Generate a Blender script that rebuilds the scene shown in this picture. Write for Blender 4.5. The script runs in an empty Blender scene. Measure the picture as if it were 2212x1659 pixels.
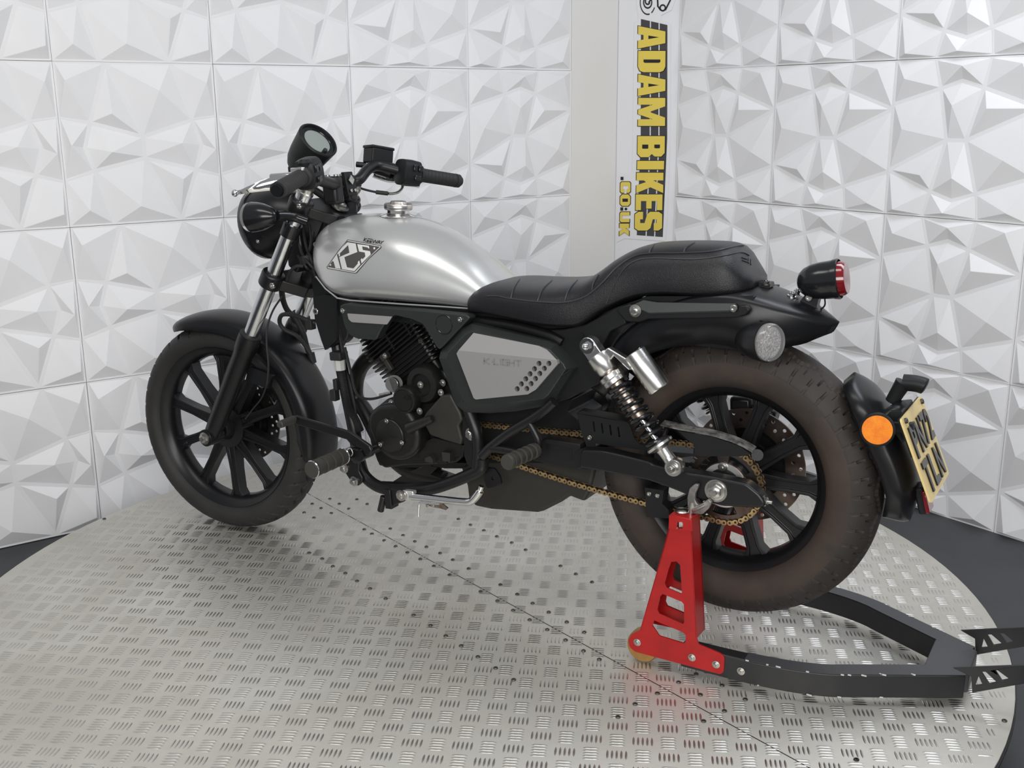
import bpy, math, random
from math import sin, cos, pi, radians, sqrt
from mathutils import Vector, Matrix
from mathutils.geometry import tessellate_polygon
from mathutils.bvhtree import BVHTree
random.seed(7)
S = bpy.context.scene
COL = S.collection
# ------------------------------------------------------------------ camera
F_PX, PITCH, ROLL, CAM_H = 2327.4, .2491, -.0077, 1.168
c_, s_ = cos(PITCH), sin(PITCH)
FWD = Vector((0, c_, -s_)); UPP = Vector((0, s_, c_)); XH = Vector((1, 0, 0))
RIGHT = XH*cos(ROLL) + UPP*sin(ROLL); UP = -XH*sin(ROLL) + UPP*cos(ROLL)
CAM = Vector((0, 0, CAM_H))
cd = bpy.data.cameras.new('camera'); co = bpy.data.objects.new('camera', cd); COL.objects.link(co)
cd.sensor_width = 36; cd.lens = F_PX/2212*36; cd.clip_start = .05
co.matrix_world = Matrix(((RIGHT.x, UP.x, -FWD.x, 0), (RIGHT.y, UP.y, -FWD.y, 0), (RIGHT.z, UP.z, -FWD.z, CAM_H), (0, 0, 0, 1)))
S.camera = co
# ------------------------------------------------------------------ world, lamps, exposure
w = bpy.data.worlds.new('world'); S.world = w; w.use_nodes = True
bg = w.node_tree.nodes['Background']; bg.inputs[0].default_value = (.93, .95, 1, 1); bg.inputs[1].default_value = .24
def area(name, loc, target, sx, sy, power, col=(1, 1, 1)):
    l = bpy.data.lights.new(name, 'AREA'); l.shape = 'RECTANGLE'; l.size = sx; l.size_y = sy; l.energy = power; l.color = col
    o = bpy.data.objects.new(name, l); COL.objects.link(o); o.location = loc
    o.rotation_euler = (Vector(target)-Vector(loc)).to_track_quat('-Z', 'Y').to_euler(); return o
area('ceiling_lamp', (-.3, 1.55, 2.7), (-.1, 2.4, 0), 2.4, .5, 17, (1, .985, .95))
area('ceiling_lamp', (1.3, 2.3, 2.6), (1.0, 2.9, 0), .6, 1.6, 19, (.88, .92, 1))
area('shop_front_light', (-.1, -1.1, 1.45), (.0, 3, .9), 3.6, 1.0, 74, (1, .99, .97))
S.view_settings.view_transform = 'Standard'; S.view_settings.look = 'None'; S.view_settings.gamma = 1
S.view_settings.use_curve_mapping = False; S.view_settings.exposure = .31
# ------------------------------------------------------------------ frames of reference
def ray(u, v):                                   # direction of the sight line through a point of the 2212 x 1659 photo
    return FWD + RIGHT*((u-1106)/F_PX) + UP*(-(v-829.5)/F_PX)
PSI = -.5329; AL = math.asin(.1031/1.4869)
RO = Vector((.4818, 2.2, .4036))                 # rear axle
EX = Vector((cos(PSI)*cos(AL), sin(PSI)*cos(AL), sin(AL))); EY = Vector((-sin(PSI), cos(PSI), 0)); EZ = EX.cross(EY)
BM = Matrix(((EX.x, EY.x, EZ.x, RO.x), (EX.y, EY.y, EZ.y, RO.y), (EX.z, EY.z, EZ.z, RO.z), (0, 0, 0, 1)))
BI = BM.inverted(); B3 = BI.to_3x3(); CB = BI @ CAM
def A(u, v, y):                                  # motorcycle frame (x rearwards, y to its right, z up): where the sight line meets lateral plane y
    d = B3 @ ray(u, v); return CB + d*((y-CB.y)/d.y)
def AA(pts, y): return [A(u, v, y) for u, v in pts]
GM = Matrix.Rotation(PSI, 4, 'Z'); GM.translation = Vector((RO.x, RO.y, 0)); GI = GM.inverted(); G3 = GI.to_3x3(); CG = GI @ CAM
def G(u, v, y):
    d = G3 @ ray(u, v); return CG + d*((y-CG.y)/d.y)
def GZ(u, v, z):
    d = G3 @ ray(u, v); return CG + d*((z-CG.z)/d.z)
# ------------------------------------------------------------------ materials
def mat(name, col, rough=.5, metal=0, bump=0, bscale=200, var=0, vscale=6, spec=.5, coat=0, trans=0, rvar=0, aniso=0, col2=None, ior=1.45, alpha=1):
    m = bpy.data.materials.new(name); m.use_nodes = True; nt = m.node_tree; b = nt.nodes['Principled BSDF']; L = nt.links.new
    b.inputs['Base Color'].default_value = (*col, 1); b.inputs['Roughness'].default_value = rough; b.inputs['Metallic'].default_value = metal
    b.inputs['Specular IOR Level'].default_value = spec; b.inputs['Coat Weight'].default_value = coat; b.inputs['Coat Roughness'].default_value = .1
    b.inputs['Transmission Weight'].default_value = trans; b.inputs['IOR'].default_value = ior; b.inputs['Alpha'].default_value = alpha
    tc = nt.nodes.new('ShaderNodeTexCoord')
    if var or col2:
        n = nt.nodes.new('ShaderNodeTexNoise'); n.inputs['Scale'].default_value = vscale; n.inputs['Detail'].default_value = 6; n.inputs['Roughness'].default_value = .6
        L(tc.outputs['Object'], n.inputs['Vector'])
        r = nt.nodes.new('ShaderNodeValToRGB'); r.color_ramp.elements[0].position = .35; r.color_ramp.elements[1].position = .65
        c2 = col2 or tuple(x*(1-var) for x in col)
        r.color_ramp.elements[0].color = (*c2, 1); r.color_ramp.elements[1].color = (*col, 1)
        L(n.outputs[0], r.inputs[0]); L(r.outputs[0], b.inputs['Base Color'])
        if rvar:
            mr = nt.nodes.new('ShaderNodeMapRange'); mr.inputs[1].default_value = .3; mr.inputs[2].default_value = .7
            mr.inputs[3].default_value = rough+rvar; mr.inputs[4].default_value = rough; L(n.outputs[0], mr.inputs[0]); L(mr.outputs[0], b.inputs['Roughness'])
    if bump:
        n = nt.nodes.new('ShaderNodeTexNoise'); n.inputs['Scale'].default_value = bscale; n.inputs['Detail'].default_value = 3
        L(tc.outputs['Object'], n.inputs['Vector'])
        bp = nt.nodes.new('ShaderNodeBump'); bp.inputs['Strength'].default_value = bump; bp.inputs['Distance'].default_value = .002
        L(n.outputs[0], bp.inputs['Height']); L(bp.outputs[0], b.inputs['Normal'])
    return m
PANEL = mat('white_plastic', (.80, .80, .81), .42, var=.03, vscale=5, spec=.35)
PLAIN = mat('white_board_shaded', (.74, .73, .71), .6, var=.03, vscale=2, spec=.3)  # greyer white: shade from this board's facing is put into the colour
PLAIN2 = mat('white_board_gloss_lit', (.83, .83, .85), .4, spec=.35)  # whiter and glossier: the brighter-lit facing is put into the colour
GAP = mat('dark_joint_backing', (.16, .16, .17), .8)  # dark grey backing seen in the gaps between panels
GAPL = mat('filled_joint_backing', (.60, .60, .60), .8)
FLOOR = mat('charcoal_floor', (.055, .058, .062), .55, var=.25, vscale=3, bump=.15, bscale=120)
ALU = mat('aluminium_plate', (.70, .685, .63), .46, .70, col2=(.58, .56, .50), vscale=3.5, rvar=.12, bump=.1, bscale=60)
ALUB = mat('worn_aluminium_bars', (.64, .63, .59), .37, 1)
SKIRT = mat('black_skirt', (.012, .012, .013), .45)
SCREW = mat('dark_screw', (.12, .115, .105), .35, .9)
SATIN = mat('satin_black_paint', (.007, .0073, .0085), .33, spec=.42)
MATTE = mat('matt_black_plastic', (.012, .0125, .0135), .44, spec=.3, bump=.06, bscale=700)
GLOSSB = mat('gloss_black', (.010, .0105, .012), .18, spec=.6)
FRAMEB = mat('frame_black', (.008, .008, .009), .36)
ENG = mat('engine_black', (.011, .0105, .010), .38, bump=.08, bscale=500, var=.2, vscale=20)
ENGB = mat('engine_brown_grey', (.030, .027, .023), .5, bump=.1, bscale=500, var=.2, vscale=12)
FIN = mat('fin_black', (.007, .007, .008), .4)
RUBBER = mat('black_rubber', (.018, .018, .018), .6, bump=.15, bscale=300)
TYREF = mat('front_tyre_rubber', (.026, .025, .024), .62, var=.3, vscale=9, bump=.1, bscale=200)
TYRER = mat('dusty_rear_tyre_rubber', (.056, .037, .028), .68, col2=(.03, .0235, .02), vscale=7, bump=.12, bscale=200)
TREADR = mat('rear_tyre_tread', (.036, .029, .025), .65, var=.35, vscale=9, bump=.12, bscale=200)
POLISH = mat('polished_plate', (.85, .85, .84), .38, .85)
CHROME = mat('chrome', (.78, .78, .78), .07, 1)
STEEL = mat('zinc_steel', (.55, .54, .51), .28, 1, var=.25, vscale=90)
DISCF = mat('front_disc_steel', (.14, .135, .13), .36, 1)
DISC = mat('disc_steel', (.20, .17, .155), .34, 1, col2=(.12, .08, .06), vscale=14)
FORKC = mat('fork_chrome', (.62, .63, .65), .16, 1, var=.12, vscale=60)
CASTAL = mat('cast_aluminium', (.72, .71, .69), .26, 1, bump=.05, bscale=900)
SILVER = mat('silver_paint', (.60, .61, .60), .30, .62, coat=.5, var=.03, vscale=4)
SILVER2 = mat('silver_panel_paint', (.50, .485, .47), .27, .55, coat=.4)
LEATHER = mat('black_leather', (.007, .007, .009), .34, bump=.35, bscale=650, spec=.5)
PIPING = mat('seat_piping', (.035, .035, .04), .4)
GOLD = mat('gold_chain', (.72, .53, .27), .3, .9, col2=(.40, .26, .13), vscale=60)
CHAIND = mat('greasy_chain_pin', (.035, .022, .015), .5, .5)
RUSTY = mat('spring_seat_worn', (.42, .36, .31), .34, 1, col2=(.26, .19, .15), vscale=60)
RED = mat('red_powder_coat', (.40, .009, .010), .34, var=.2, vscale=18, spec=.5)
STANDB = mat('stand_black', (.018, .018, .020), .38, var=.2, vscale=10)
STANDG = mat('stand_grey_top', (.055, .056, .062), .42)
CHIP = mat('chipped_bare_metal', (.6, .6, .58), .5, .3)
AMBERW = mat('roller_urethane', (.36, .19, .05), .4, var=.3, vscale=30)
HOOK = mat('worn_hook_steel', (.33, .31, .30), .5, .8, var=.4, vscale=50)
LENSR = mat('red_lens', (.17, .004, .008), .12, spec=.6, coat=.6)
LENSC = mat('clear_lens', (.96, .95, .94), .07, trans=.86, spec=.6)
REFL = mat('lamp_reflector', (.8, .78, .76), .25, .9, var=.6, vscale=300, bump=1, bscale=350)
ORANGE = mat('orange_reflector', (1.0, .30, .0), .28, spec=.6, coat=.5, col2=(.9, .2, .0), vscale=60, bump=.6, bscale=900)
PLATEY = mat('plate_yellow', (.78, .60, .26), .35, var=.08, vscale=10)
BLACKP = mat('plate_black', (.012, .012, .012), .2)
SIDE = mat('charcoal_side_plastic', (.024, .027, .027), .36, spec=.45, bump=.05, bscale=700)
GLASS = mat('gauge_glass', (.25, .285, .265), .04, spec=1, coat=1)
CAPM = mat('brushed_cap', (.60, .57, .54), .3, 1)
WHITEP = mat('white_connector', (.55, .55, .53), .5)
DECALD = mat('decal_charcoal', (.075, .070, .068), .35)
DECALK = mat('decal_black', (.015, .015, .016), .3)
DECALS = mat('decal_light', (.66, .66, .64), .35)
GREYT = mat('panel_lettering_grey', (.20, .20, .20), .4)
YEL = mat('sticker_yellow', (.80, .62, .10), .4)
ROAD = mat('sticker_asphalt', (.055, .053, .06), .45)
INK = mat('sticker_black', (.01, .01, .014), .4)
WHITE = mat('sticker_white', (.82, .82, .83), .42)
PEGR = mat('peg_rubber', (.045, .043, .036), .55, bump=.2, bscale=300)
# ------------------------------------------------------------------ mesh helpers
class MB:
    def __init__(s): s.v = []; s.f = []
    def add(s, vs, fs):
        b = len(s.v); s.v += [Vector(x) for x in vs]; s.f += [tuple(i+b for i in q) for q in fs]; return s
    def rings(s, R, cap=True, closed=False):
        n = len(R[0]); b = len(s.v)
        for r in R: s.v += [Vector(p) for p in r]
        m = len(R)
        for i in range(m if closed else m-1):
            a, d = b+i*n, b+((i+1) % m)*n
            for k in range(n): s.f.append((a+k, a+(k+1) % n, d+(k+1) % n, d+k))
        if cap and not closed: s.f.append(tuple(range(b+n-1, b-1, -1))); s.f.append(tuple(b+(m-1)*n+k for k in range(n)))
        return s
    def sheet(s, R):
        n = len(R[0]); b = len(s.v)
        for r in R: s.v += [Vector(p) for p in r]
        for i in range(len(R)-1):
            for k in range(n-1): s.f.append((b+i*n+k, b+i*n+k+1, b+(i+1)*n+k+1, b+(i+1)*n+k))
        return s
    def box(s, c, size, R=None):
        R = R or Matrix.Identity(3); c = Vector(c)
        vs = [c + R @ Vector((x*size[0]/2, y*size[1]/2, z*size[2]/2)) for x in (-1, 1) for y in (-1, 1) for z in (-1, 1)]
        return s.add(vs, [(0, 1, 3, 2), (4, 6, 7, 5), (0, 4, 5, 1), (2, 3, 7, 6), (0, 2, 6, 4), (1, 5, 7, 3)])
    def prism(s, pts, vec, holes=()):
        vec = Vector(vec); loops = [list(map(Vector, pts))]+[list(map(Vector, h)) for h in holes]
        flat = [p for l in loops for p in l]; b = len(s.v)
        s.v += flat+[p+vec for p in flat]; n = len(flat)
        if holes:
            for t in tessellate_polygon(loops): s.f.append(tuple(b+i for i in t)); s.f.append(tuple(b+n+i for i in reversed(t)))
        else: s.f.append(tuple(b+i for i in range(n))); s.f.append(tuple(b+n+i for i in reversed(range(n))))
        o = 0
        for l in loops:
            m = len(l)
            for k in range(m): s.f.append((b+o+k, b+n+o+k, b+n+o+(k+1) % m, b+o+(k+1) % m))
            o += m
        return s
    def lathe(s, prof, o, ax, n=24, cap=True, ref=None):        # prof: (distance along axis, radius)
        o = Vector(o); ax = Vector(ax).normalized(); u = ref or (Vector((0, 0, 1)) if abs(ax.z) < .9 else Vector((1, 0, 0)))
        u = (u-ax*u.dot(ax)).normalized(); w = ax.cross(u)
        return s.rings([[o+ax*a+(u*cos(2*pi*k/n)+w*sin(2*pi*k/n))*max(r, 1e-5) for k in range(n)] for a, r in prof], cap)
    def cyl(s, p, q, r, n=16, r2=None):
        p, q = Vector(p), Vector(q); return s.lathe([(0, r), ((q-p).length, r2 if r2 is not None else r)], p, q-p, n)
    def tube(s, pts, r, n=10, sub=6, cap=True, rr=None):
        P = smooth(pts, sub) if sub > 1 and len(pts) > 2 else [Vector(p) for p in pts]
        rs = rr(len(P)) if callable(rr) else [r]*len(P)
        T = [(P[min(i+1, len(P)-1)]-P[max(i-1, 0)]).normalized() for i in range(len(P))]
        u = T[0].orthogonal().normalized(); R = []
        for i, p in enumerate(P):
            u = (u-T[i]*u.dot(T[i])).normalized(); w = T[i].cross(u)
            R.append([p+(u*cos(2*pi*k/n)+w*sin(2*pi*k/n))*rs[i] for k in range(n)])
        return s.rings(R, cap)
    def bolt(s, o, ax, r=.006, h=.005, washer=True):
        o = Vector(o); ax = Vector(ax).normalized()
        if washer: s.lathe([(0, r*1.45), (h*.35, r*1.45), (h*.4, r*1.2)], o, ax, 18)
        s.lathe([(h*.3, r), (h*1.1, r), (h*1.25, r*.8)], o, ax, 6)
        return s.lathe([(h*1.1, r*.55), (h*1.6, r*.5)], o, ax, 12)
    def socket(s, o, ax, r=.006, h=.006):
        return s.lathe([(0, r), (h*.85, r), (h, r*.88), (h, r*.5), (h*.4, r*.48), (h*.4, 0)], o, ax, 18)
def smooth(pts, sub):
    P = [Vector(p) for p in pts]; out = []
    for i in range(len(P)-1):
        a, b, c, d = P[max(i-1, 0)], P[i], P[i+1], P[min(i+2, len(P)-1)]
        for k in range(sub):
            t = k/sub; out.append(.5*((2*b)+(c-a)*t+(2*a-5*b+4*c-d)*t*t+(3*b-a-3*c+d)*t**3))
    return out+[P[-1]]
def obj(name, mb, m, parent=None, smooth_=True, bevel=0, angle=38, label=None, kind=None, solid=0, seg=2):
    me = bpy.data.meshes.new(name); me.from_pydata([tuple(v) for v in mb.v], [], mb.f); me.validate(); me.update()
    import bmesh
    bm = bmesh.new(); bm.from_mesh(me); bmesh.ops.recalc_face_normals(bm, faces=bm.faces); bm.to_mesh(me); bm.free()
    me.materials.append(m)
    if smooth_: me.shade_smooth(); me.set_sharp_from_angle(angle=radians(angle))
    o = bpy.data.objects.new(name, me); COL.objects.link(o)
    if solid: md = o.modifiers.new('s', 'SOLIDIFY'); md.thickness = solid; md.offset = 0
    if bevel: md = o.modifiers.new('b', 'BEVEL'); md.width = bevel; md.segments = seg; md.limit_method = 'ANGLE'; md.angle_limit = radians(40); md.harden_normals = False
    if parent: o.parent = parent
    if label: o['label'] = label
    if kind: o['kind'] = kind
    return o
def tag(o, label, cat, group=None):
    o['label'] = label; o['category'] = cat
    if group: o['group'] = group
    return o
def empty(name, M):
    o = bpy.data.objects.new(name, None); COL.objects.link(o); o.matrix_world = M; o.empty_display_size = .1; return o
def copy_part(o, parent):
    c = o.copy(); COL.objects.link(c); c.parent = parent; return c
YN = Vector((0, -1, 0))                      # towards the viewer's side of the motorcycle
def resample(pts, n):
    P = [Vector(p) for p in pts]; L = [0]
    for a, b in zip(P, P[1:]): L.append(L[-1]+(b-a).length)
    out = []; j = 0
    for k in range(n):
        t = L[-1]*k/(n-1)
        while j < len(P)-2 and L[j+1] < t: j += 1
        out.append(P[j].lerp(P[j+1], (t-L[j])/max(L[j+1]-L[j], 1e-9)))
    return out
def roundpoly(pts, r, n=4):
    P = [Vector(p) for p in pts]; out = []
    for i, p in enumerate(P):
        a, b = P[i-1]-p, P[(i+1) % len(P)]-p; d = min(r, a.length*.45, b.length*.45)
        a = p+a.normalized()*d; b = p+b.normalized()*d
        for k in range(n+1): t = k/n; out.append(a*(1-t)**2+p*2*t*(1-t)+b*t*t)
    return out
def glyph(ch, off=0.0):                      # outline triangles of one character, scaled to the unit square
    c = bpy.data.curves.new('g', 'FONT'); c.body = ch; c.size = 1; c.offset = off; c.resolution_u = 5
    o = bpy.data.objects.new('g', c); COL.objects.link(o); dg = bpy.context.evaluated_depsgraph_get(); me = o.evaluated_get(dg).to_mesh()
    V = [v.co.copy() for v in me.vertices]; Fs = [tuple(p.vertices) for p in me.polygons]
    o.evaluated_get(dg).to_mesh_clear(); bpy.data.objects.remove(o); bpy.data.curves.remove(c)
    x0, x1 = min(v.x for v in V), max(v.x for v in V); y0, y1 = min(v.y for v in V), max(v.y for v in V)
    return [((v.x-x0)/(x1-x0), (v.y-y0)/(y1-y0)) for v in V], Fs
def put_glyph(mb, ch, bl, br, tl, tr, off=0.0, lift=Vector((0, 0, 0)), grow=0, thick=None):
    V, Fs = glyph(ch, off); bl, br, tl, tr = map(Vector, (bl, br, tl, tr))
    def mp(a, b):
        a = a*(1+2*grow)-grow; b = b*(1+2*grow)-grow
        return (bl.lerp(br, a)).lerp(tl.lerp(tr, a), b)+lift
    vs = [mp(a, b) for a, b in V]
    if thick is None: return mb.add(vs, Fs)
    n = len(vs); fs = list(Fs)+[tuple(i+n for i in reversed(q)) for q in Fs]; E = {}
    for q in Fs:
        for i in range(len(q)): E[(q[i], q[(i+1) % len(q)])] = 1
    for a, b in E:
        if (b, a) not in E: fs.append((a, b, b+n, a+n))
    return mb.add(vs+[v-Vector(thick) for v in vs], fs)

# ================================================================== THE SETTING
FZ = -.181                                   # floor level; the turntable top is z = 0
fl = obj('floor', MB().box((0, 2.2, FZ-.02), (9, 9, .04)), FLOOR, kind='structure', smooth_=False)
# faceted 500 mm wall panels: flat ridges with low off-centre pyramids between them
NODES = dict(TL=(0, 0), TR=(1, 0), BL=(0, 1), BR=(1, 1), t1=(.29, 0), t2=(.67, 0), b1=(.28, 1), b2=(.67, 1), l1=(0, .28), l2=(0, .71), r1=(1, .31), r2=(1, .72),
             n1=(.34, .185), n2=(.485, .14), n3=(.635, .185), n4=(.41, .505), n5=(.545, .505), n6=(.325, .835), n7=(.645, .835), n8=(.485, .885))
POLYS = [('TL t1 n1 l1', (.10, .12)), ('t1 t2 n3 n2 n1', (.50, .05)), ('t2 TR r1 n3', (.89, .05)), ('l1 n1 n4 l2', (.11, .44)),
         ('n1 n2 n3 n5 n4', (.455, .29)), ('n3 r1 n5', (.69, .31)), ('r1 r2 n7 n5', (.83, .62)), ('n4 n5 n7 n8 n6', (.50, .74)),
         ('l2 n4 n6', (.27, .73)), ('l2 n6 b1 BL', (.085, .965)), ('n6 n8 n7 b2 b1', (.455, .965)), ('n7 r2 BR b2', (.88, .935))]
PW = .5; HGT = .024
def panel_mesh(rot):
    mb = MB(); g = .0008; INS = .0062
    def P3(s, t, h):
        if rot: s, t = t, 1-s
        return (g+s*(PW-2*g), -h, -(g+t*(PW-2*g)))
    base = .006
    mb.add([P3(a, b, base) for a, b in ((0, 0), (1, 0), (1, 1), (0, 1))]+[P3(a, b, -.004) for a, b in ((0, 0), (1, 0), (1, 1), (0, 1))],
           [(0, 1, 5, 4), (1, 2, 6, 5), (2, 3, 7, 6), (3, 0, 4, 7)])
    cells = []
    for names, ap in POLYS:
        N = names.split(); P = [Vector((*NODES[k], 0)) for k in N]; n = len(P); ins = []
        cen = sum(P, Vector())/n
        for i in range(n):
            a, b, c = P[i-1], P[i], P[(i+1) % n]
            e1 = (b-a).normalized(); e2 = (c-b).normalized(); n1 = Vector((-e1.y, e1.x, 0)); n2 = Vector((-e2.y, e2.x, 0))
            if (cen-b).dot(n1) < 0 and (cen-a).dot(n1) < 0: n1 = -n1
            if (cen-b).dot(n2) < 0 and (cen-c).dot(n2) < 0: n2 = -n2
            m = (n1+n2); m = m/max(m.length_squared, .35)*2
            q = b+m*(INS/PW); ins.append(q)
        cells.append((N, ins))
        k = len(mb.v); mb.v += [Vector(P3(q.x, q.y, base)) for q in ins]+[Vector(P3(ap[0], ap[1], base+HGT))]
        for i in range(n): mb.f.append((k+i, k+(i+1) % n, k+n))
        k2 = len(mb.v); mb.v += [Vector(P3(q.x, q.y, base)) for q in P]
        for i in range(n): mb.f.append((k2+i, k2+(i+1) % n, k+(i+1) % n, k+i))
    o = obj('wall_panel', mb, PANEL, smooth_=False, bevel=.0009, seg=1)
    return o
pan_a = panel_mesh(False); pan_b = panel_mesh(True)
def wall(name, x, y, zt, yaw, cols, rows, rotset):
    M = Matrix.Rotation(yaw, 4, 'Z'); M.translation = Vector((x, y, zt))
    i0, i1 = cols; r0, r1 = rows
    bk = obj(name, MB().box(((i0+i1)*PW/2, .012, -(r0+r1)*PW/2), ((i1-i0)*PW, .012, (r1-r0)*PW)), GAPL if rotset else GAP, kind='structure', smooth_=False)
    bk.matrix_world = M
    for i in range(i0, i1):
        for j in range(r0, r1):
            src = pan_b if i in rotset else pan_a
            c = src.copy(); COL.objects.link(c); c.name = 'wall_panel'; c.parent = bk
            c.location = (i*PW+random.uniform(-.0006, .0006), random.uniform(-.001, .001), -j*PW+random.uniform(-.0006, .0006))
            c.rotation_euler = (random.uniform(-.002, .002), 0, random.uniform(-.002, .002))
    return bk
LZ = CAM_H+.1531; RZ = CAM_H+.1489
wl = wall('wall_left', -1.3841, 3.3981, LZ, .6171, (-3, 4), (-2, 3), {-3, -2, -1, 0, 1})
wr = wall('wall_right', .682, 4.4973, RZ, -.9339, (0, 5), (-2, 3), set())
for p in (pan_a, pan_b): bpy.data.objects.remove(p)
# plain boards in the corner between the two panelled walls
cL = Vector((-1.3841+2*cos(.6171), 3.3981+2*sin(.6171), 0)); cR = Vector((.682, 4.4973, 0)); cM = Vector((.452, 4.694, 0))
def board(name, a, b, m):
    d = (b-a).normalized(); n = Vector((-d.y, d.x, 0)); zt = RZ+1.0
    mb = MB().prism([(a.x, a.y, FZ), (b.x, b.y, FZ), (b.x, b.y, zt), (a.x, a.y, zt)], n*.02)
    return obj(name, mb, m, kind='structure', smooth_=False, bevel=.002)
board('wall_back', cL+Vector((.004, .003, 0)), cM, PLAIN)
board('wall_corner', cM, cR-Vector((.003, -.004, 0)), PLAIN2)
# ------------------------------------------------------------------ sign on the corner board
sd = (cR-cM).normalized(); sn = Vector((sd.y, -sd.x, 0))
if sn.dot(CAM-cM) < 0: sn = -sn
def SP(u, v, h=.0): # point on the corner board
    d = ray(u, v); t = (cM+sn*h-CAM).dot(sn)/d.dot(sn); return CAM+d*t
sign = tag(empty('wall_sign', Matrix.Translation(SP(1400, 260))), 'cut-out vinyl shop sign with yellow ADAM BIKES lettering running down the white corner board', 'sign')
SMI = sign.matrix_world.inverted()
def sgn(name, mb, m, label=None, **k):
    mb.v = [SMI @ v for v in mb.v]; return obj(name, mb, m, sign, smooth_=False, label=label, **k)
def spoly(pts, h, t=.0008, holes=()): return MB().prism([SP(u, v, h) for u, v in pts], -sn*t, [[SP(u, v, h) for u, v in q] for q in holes])
sgn('backing', spoly([(1376, -70), (1462, -70), (1458, 0), (1450, 22), (1428, 33), (1430, 44), (1448, 52), (1447, 300), (1441, 470), (1437, 521), (1350, 515), (1331, 524), (1336, 372), (1349, 369), (1352, 375), (1366, 375), (1370, 47), (1379, 45), (1378, 32), (1374, 0)], .0022, .0016), WHITE)
road = [(1384.5, 41), (1441.5, 54), (1441, 300), (1431.5, 512), (1375.5, 508), (1384, 300)]
sgn('road_strip', spoly(road, .003, .0006), ROAD)
mb = MB()
for f in (.36, .69):
    top = Vector((1384.5+57*f, 41+13*f)); bot = Vector((1375.5+56*f, 508+4*f)); mid = Vector((1384+57*f, 300))
    for a, b in ((top, mid), (mid, bot)):
        mb.prism([SP(a.x-1.1, a.y, .0034), SP(a.x+1.1, a.y, .0034), SP(b.x+1.1, b.y, .0034), SP(b.x-1.1, b.y, .0034)], -sn*.0003)
sgn('lane_line', mb, WHITE)
BLOCK = dict(A=[[(0,0),(.24,1),(.76,1),(1,0),(.64,0),(.60,.2),(.40,.2),(.36,0)],[(.42,.38),(.58,.38),(.5,.78)]],
 D=[[(0,0),(0,1),(.74,1),(.93,.93),(1,.8),(1,.2),(.93,.07),(.74,0)],[(.40,.2),(.40,.82),(.52,.82),(.56,.77),(.56,.25),(.52,.2)]],
 M=[[(0,0),(0,1),(.30,1),(.5,.42),(.70,1),(1,1),(1,0),(.76,0),(.76,.55),(.58,0),(.42,0),(.24,.55),(.24,0)]],
 B=[[(0,0),(0,1),(.8,1),(.97,.88),(.97,.64),(.85,.53),(1,.42),(1,.12),(.84,0)],[(.40,.17),(.40,.40),(.58,.40),(.6,.36),(.6,.2),(.58,.17)],[(.40,.62),(.40,.83),(.56,.83),(.58,.79),(.58,.66),(.56,.62)]],
 I=[[(0,0),(0,1),(1,1),(1,0)]], K=[[(0,0),(0,1),(.38,1),(.38,.62),(.60,1),(1,1),(.72,.53),(1,0),(.62,0),(.46,.36),(.38,.28),(.38,0)]],
 E=[[(0,0),(0,1),(1,1),(1,.8),(.42,.8),(.42,.6),(.9,.6),(.9,.4),(.42,.4),(.42,.2),(1,.2),(1,0)]],
 S=[[(0,.3),(0,.13),(.13,0),(.87,0),(1,.13),(1,.46),(.87,.58),(.40,.66),(.40,.80),(.60,.80),(.60,.70),(1,.70),(1,.87),(.87,1),(.13,1),(0,.87),(0,.56),(.13,.45),(.60,.36),(.60,.2),(.40,.2),(.40,.3)]],
 C=[[(1,.38),(1,.13),(.87,0),(.13,0),(0,.13),(0,.87),(.13,1),(.87,1),(1,.87),(1,.62),(.66,.62),(.66,.78),(.34,.78),(.34,.22),(.66,.22),(.66,.38)]],
 O=[[(.2,0),(0,.2),(0,.8),(.2,1),(.8,1),(1,.8),(1,.2),(.8,0)],[(.36,.22),(.36,.78),(.64,.78),(.64,.22)]], U=[[(0,.13),(0,1),(.34,1),(.34,.22),(.66,.22),(.66,1),(1,1),(1,.13),(.87,0),(.13,0)]])
def sletter(ch, v0, v1, u0, u1, sh, black=True, off=.035):
    # glyph baseline lies along the left edge; it reads downwards
    def q(g, h): return SP(u0+sh-g, v0-g, h), SP(u0-g, v1+g, h), SP(u1+sh+g, v0-g, h), SP(u1+g, v1+g, h)
    def put(g, h, m, holes):
        bl, br, tl, tr = q(g, h); mp = lambda a, b: bl.lerp(br, a).lerp(tl.lerp(tr, a), b)
        L_ = BLOCK[ch]; mb = MB().prism([mp(*p) for p in L_[0]], -sn*.0004, [[mp(*p) for p in l] for l in (L_[1:] if holes else ())]); sgn('letter' if holes else 'letter_outline', mb, m)
    put(1.5, .0040, INK, False); put(0, .0046, YEL, True)
rows = [('A', 56, 105, 1378, 1437), ('D', 110, 156, 1378, 1437), ('A', 160.5, 207.5, 1378, 1437), ('M', 211.5, 272, 1378, 1436.5), ('B', 294, 339.5, 1377, 1435.5),
        ('I', 347.5, 366, 1376, 1434), ('K', 373, 417, 1374.5, 1432.5), ('E', 420, 454, 1373, 1430.5), ('S', 457.5, 498, 1371, 1430)]
for ch, a, b, l, r in rows: sletter(ch, a, b, l, r, .6)
for ch, a, b, l, r in [('.', 382, 389, 1340.5, 1346), ('C', 393, 416.5, 1340, 1361.5), ('O', 420, 445, 1339.5, 1361), (':', 448, 455, 1340, 1355), ('U', 458, 480, 1339, 1359.5), ('K', 483, 509, 1338, 1358.5)]:
    if ch in '.:': mb = spoly([(l, a), (l+6, a), (l+6, b), (l, b)], .0042, .0004)
    else: sletter(ch, a, b, l, r, .4, off=.02); continue
    if ch == ':': mb.prism([SP(1352+3*cos(k), 451.5+3*sin(k), .0042) for k in [i*pi/5 for i in range(10)]], -sn*.0004)
    sgn('letter', mb, INK)
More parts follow.
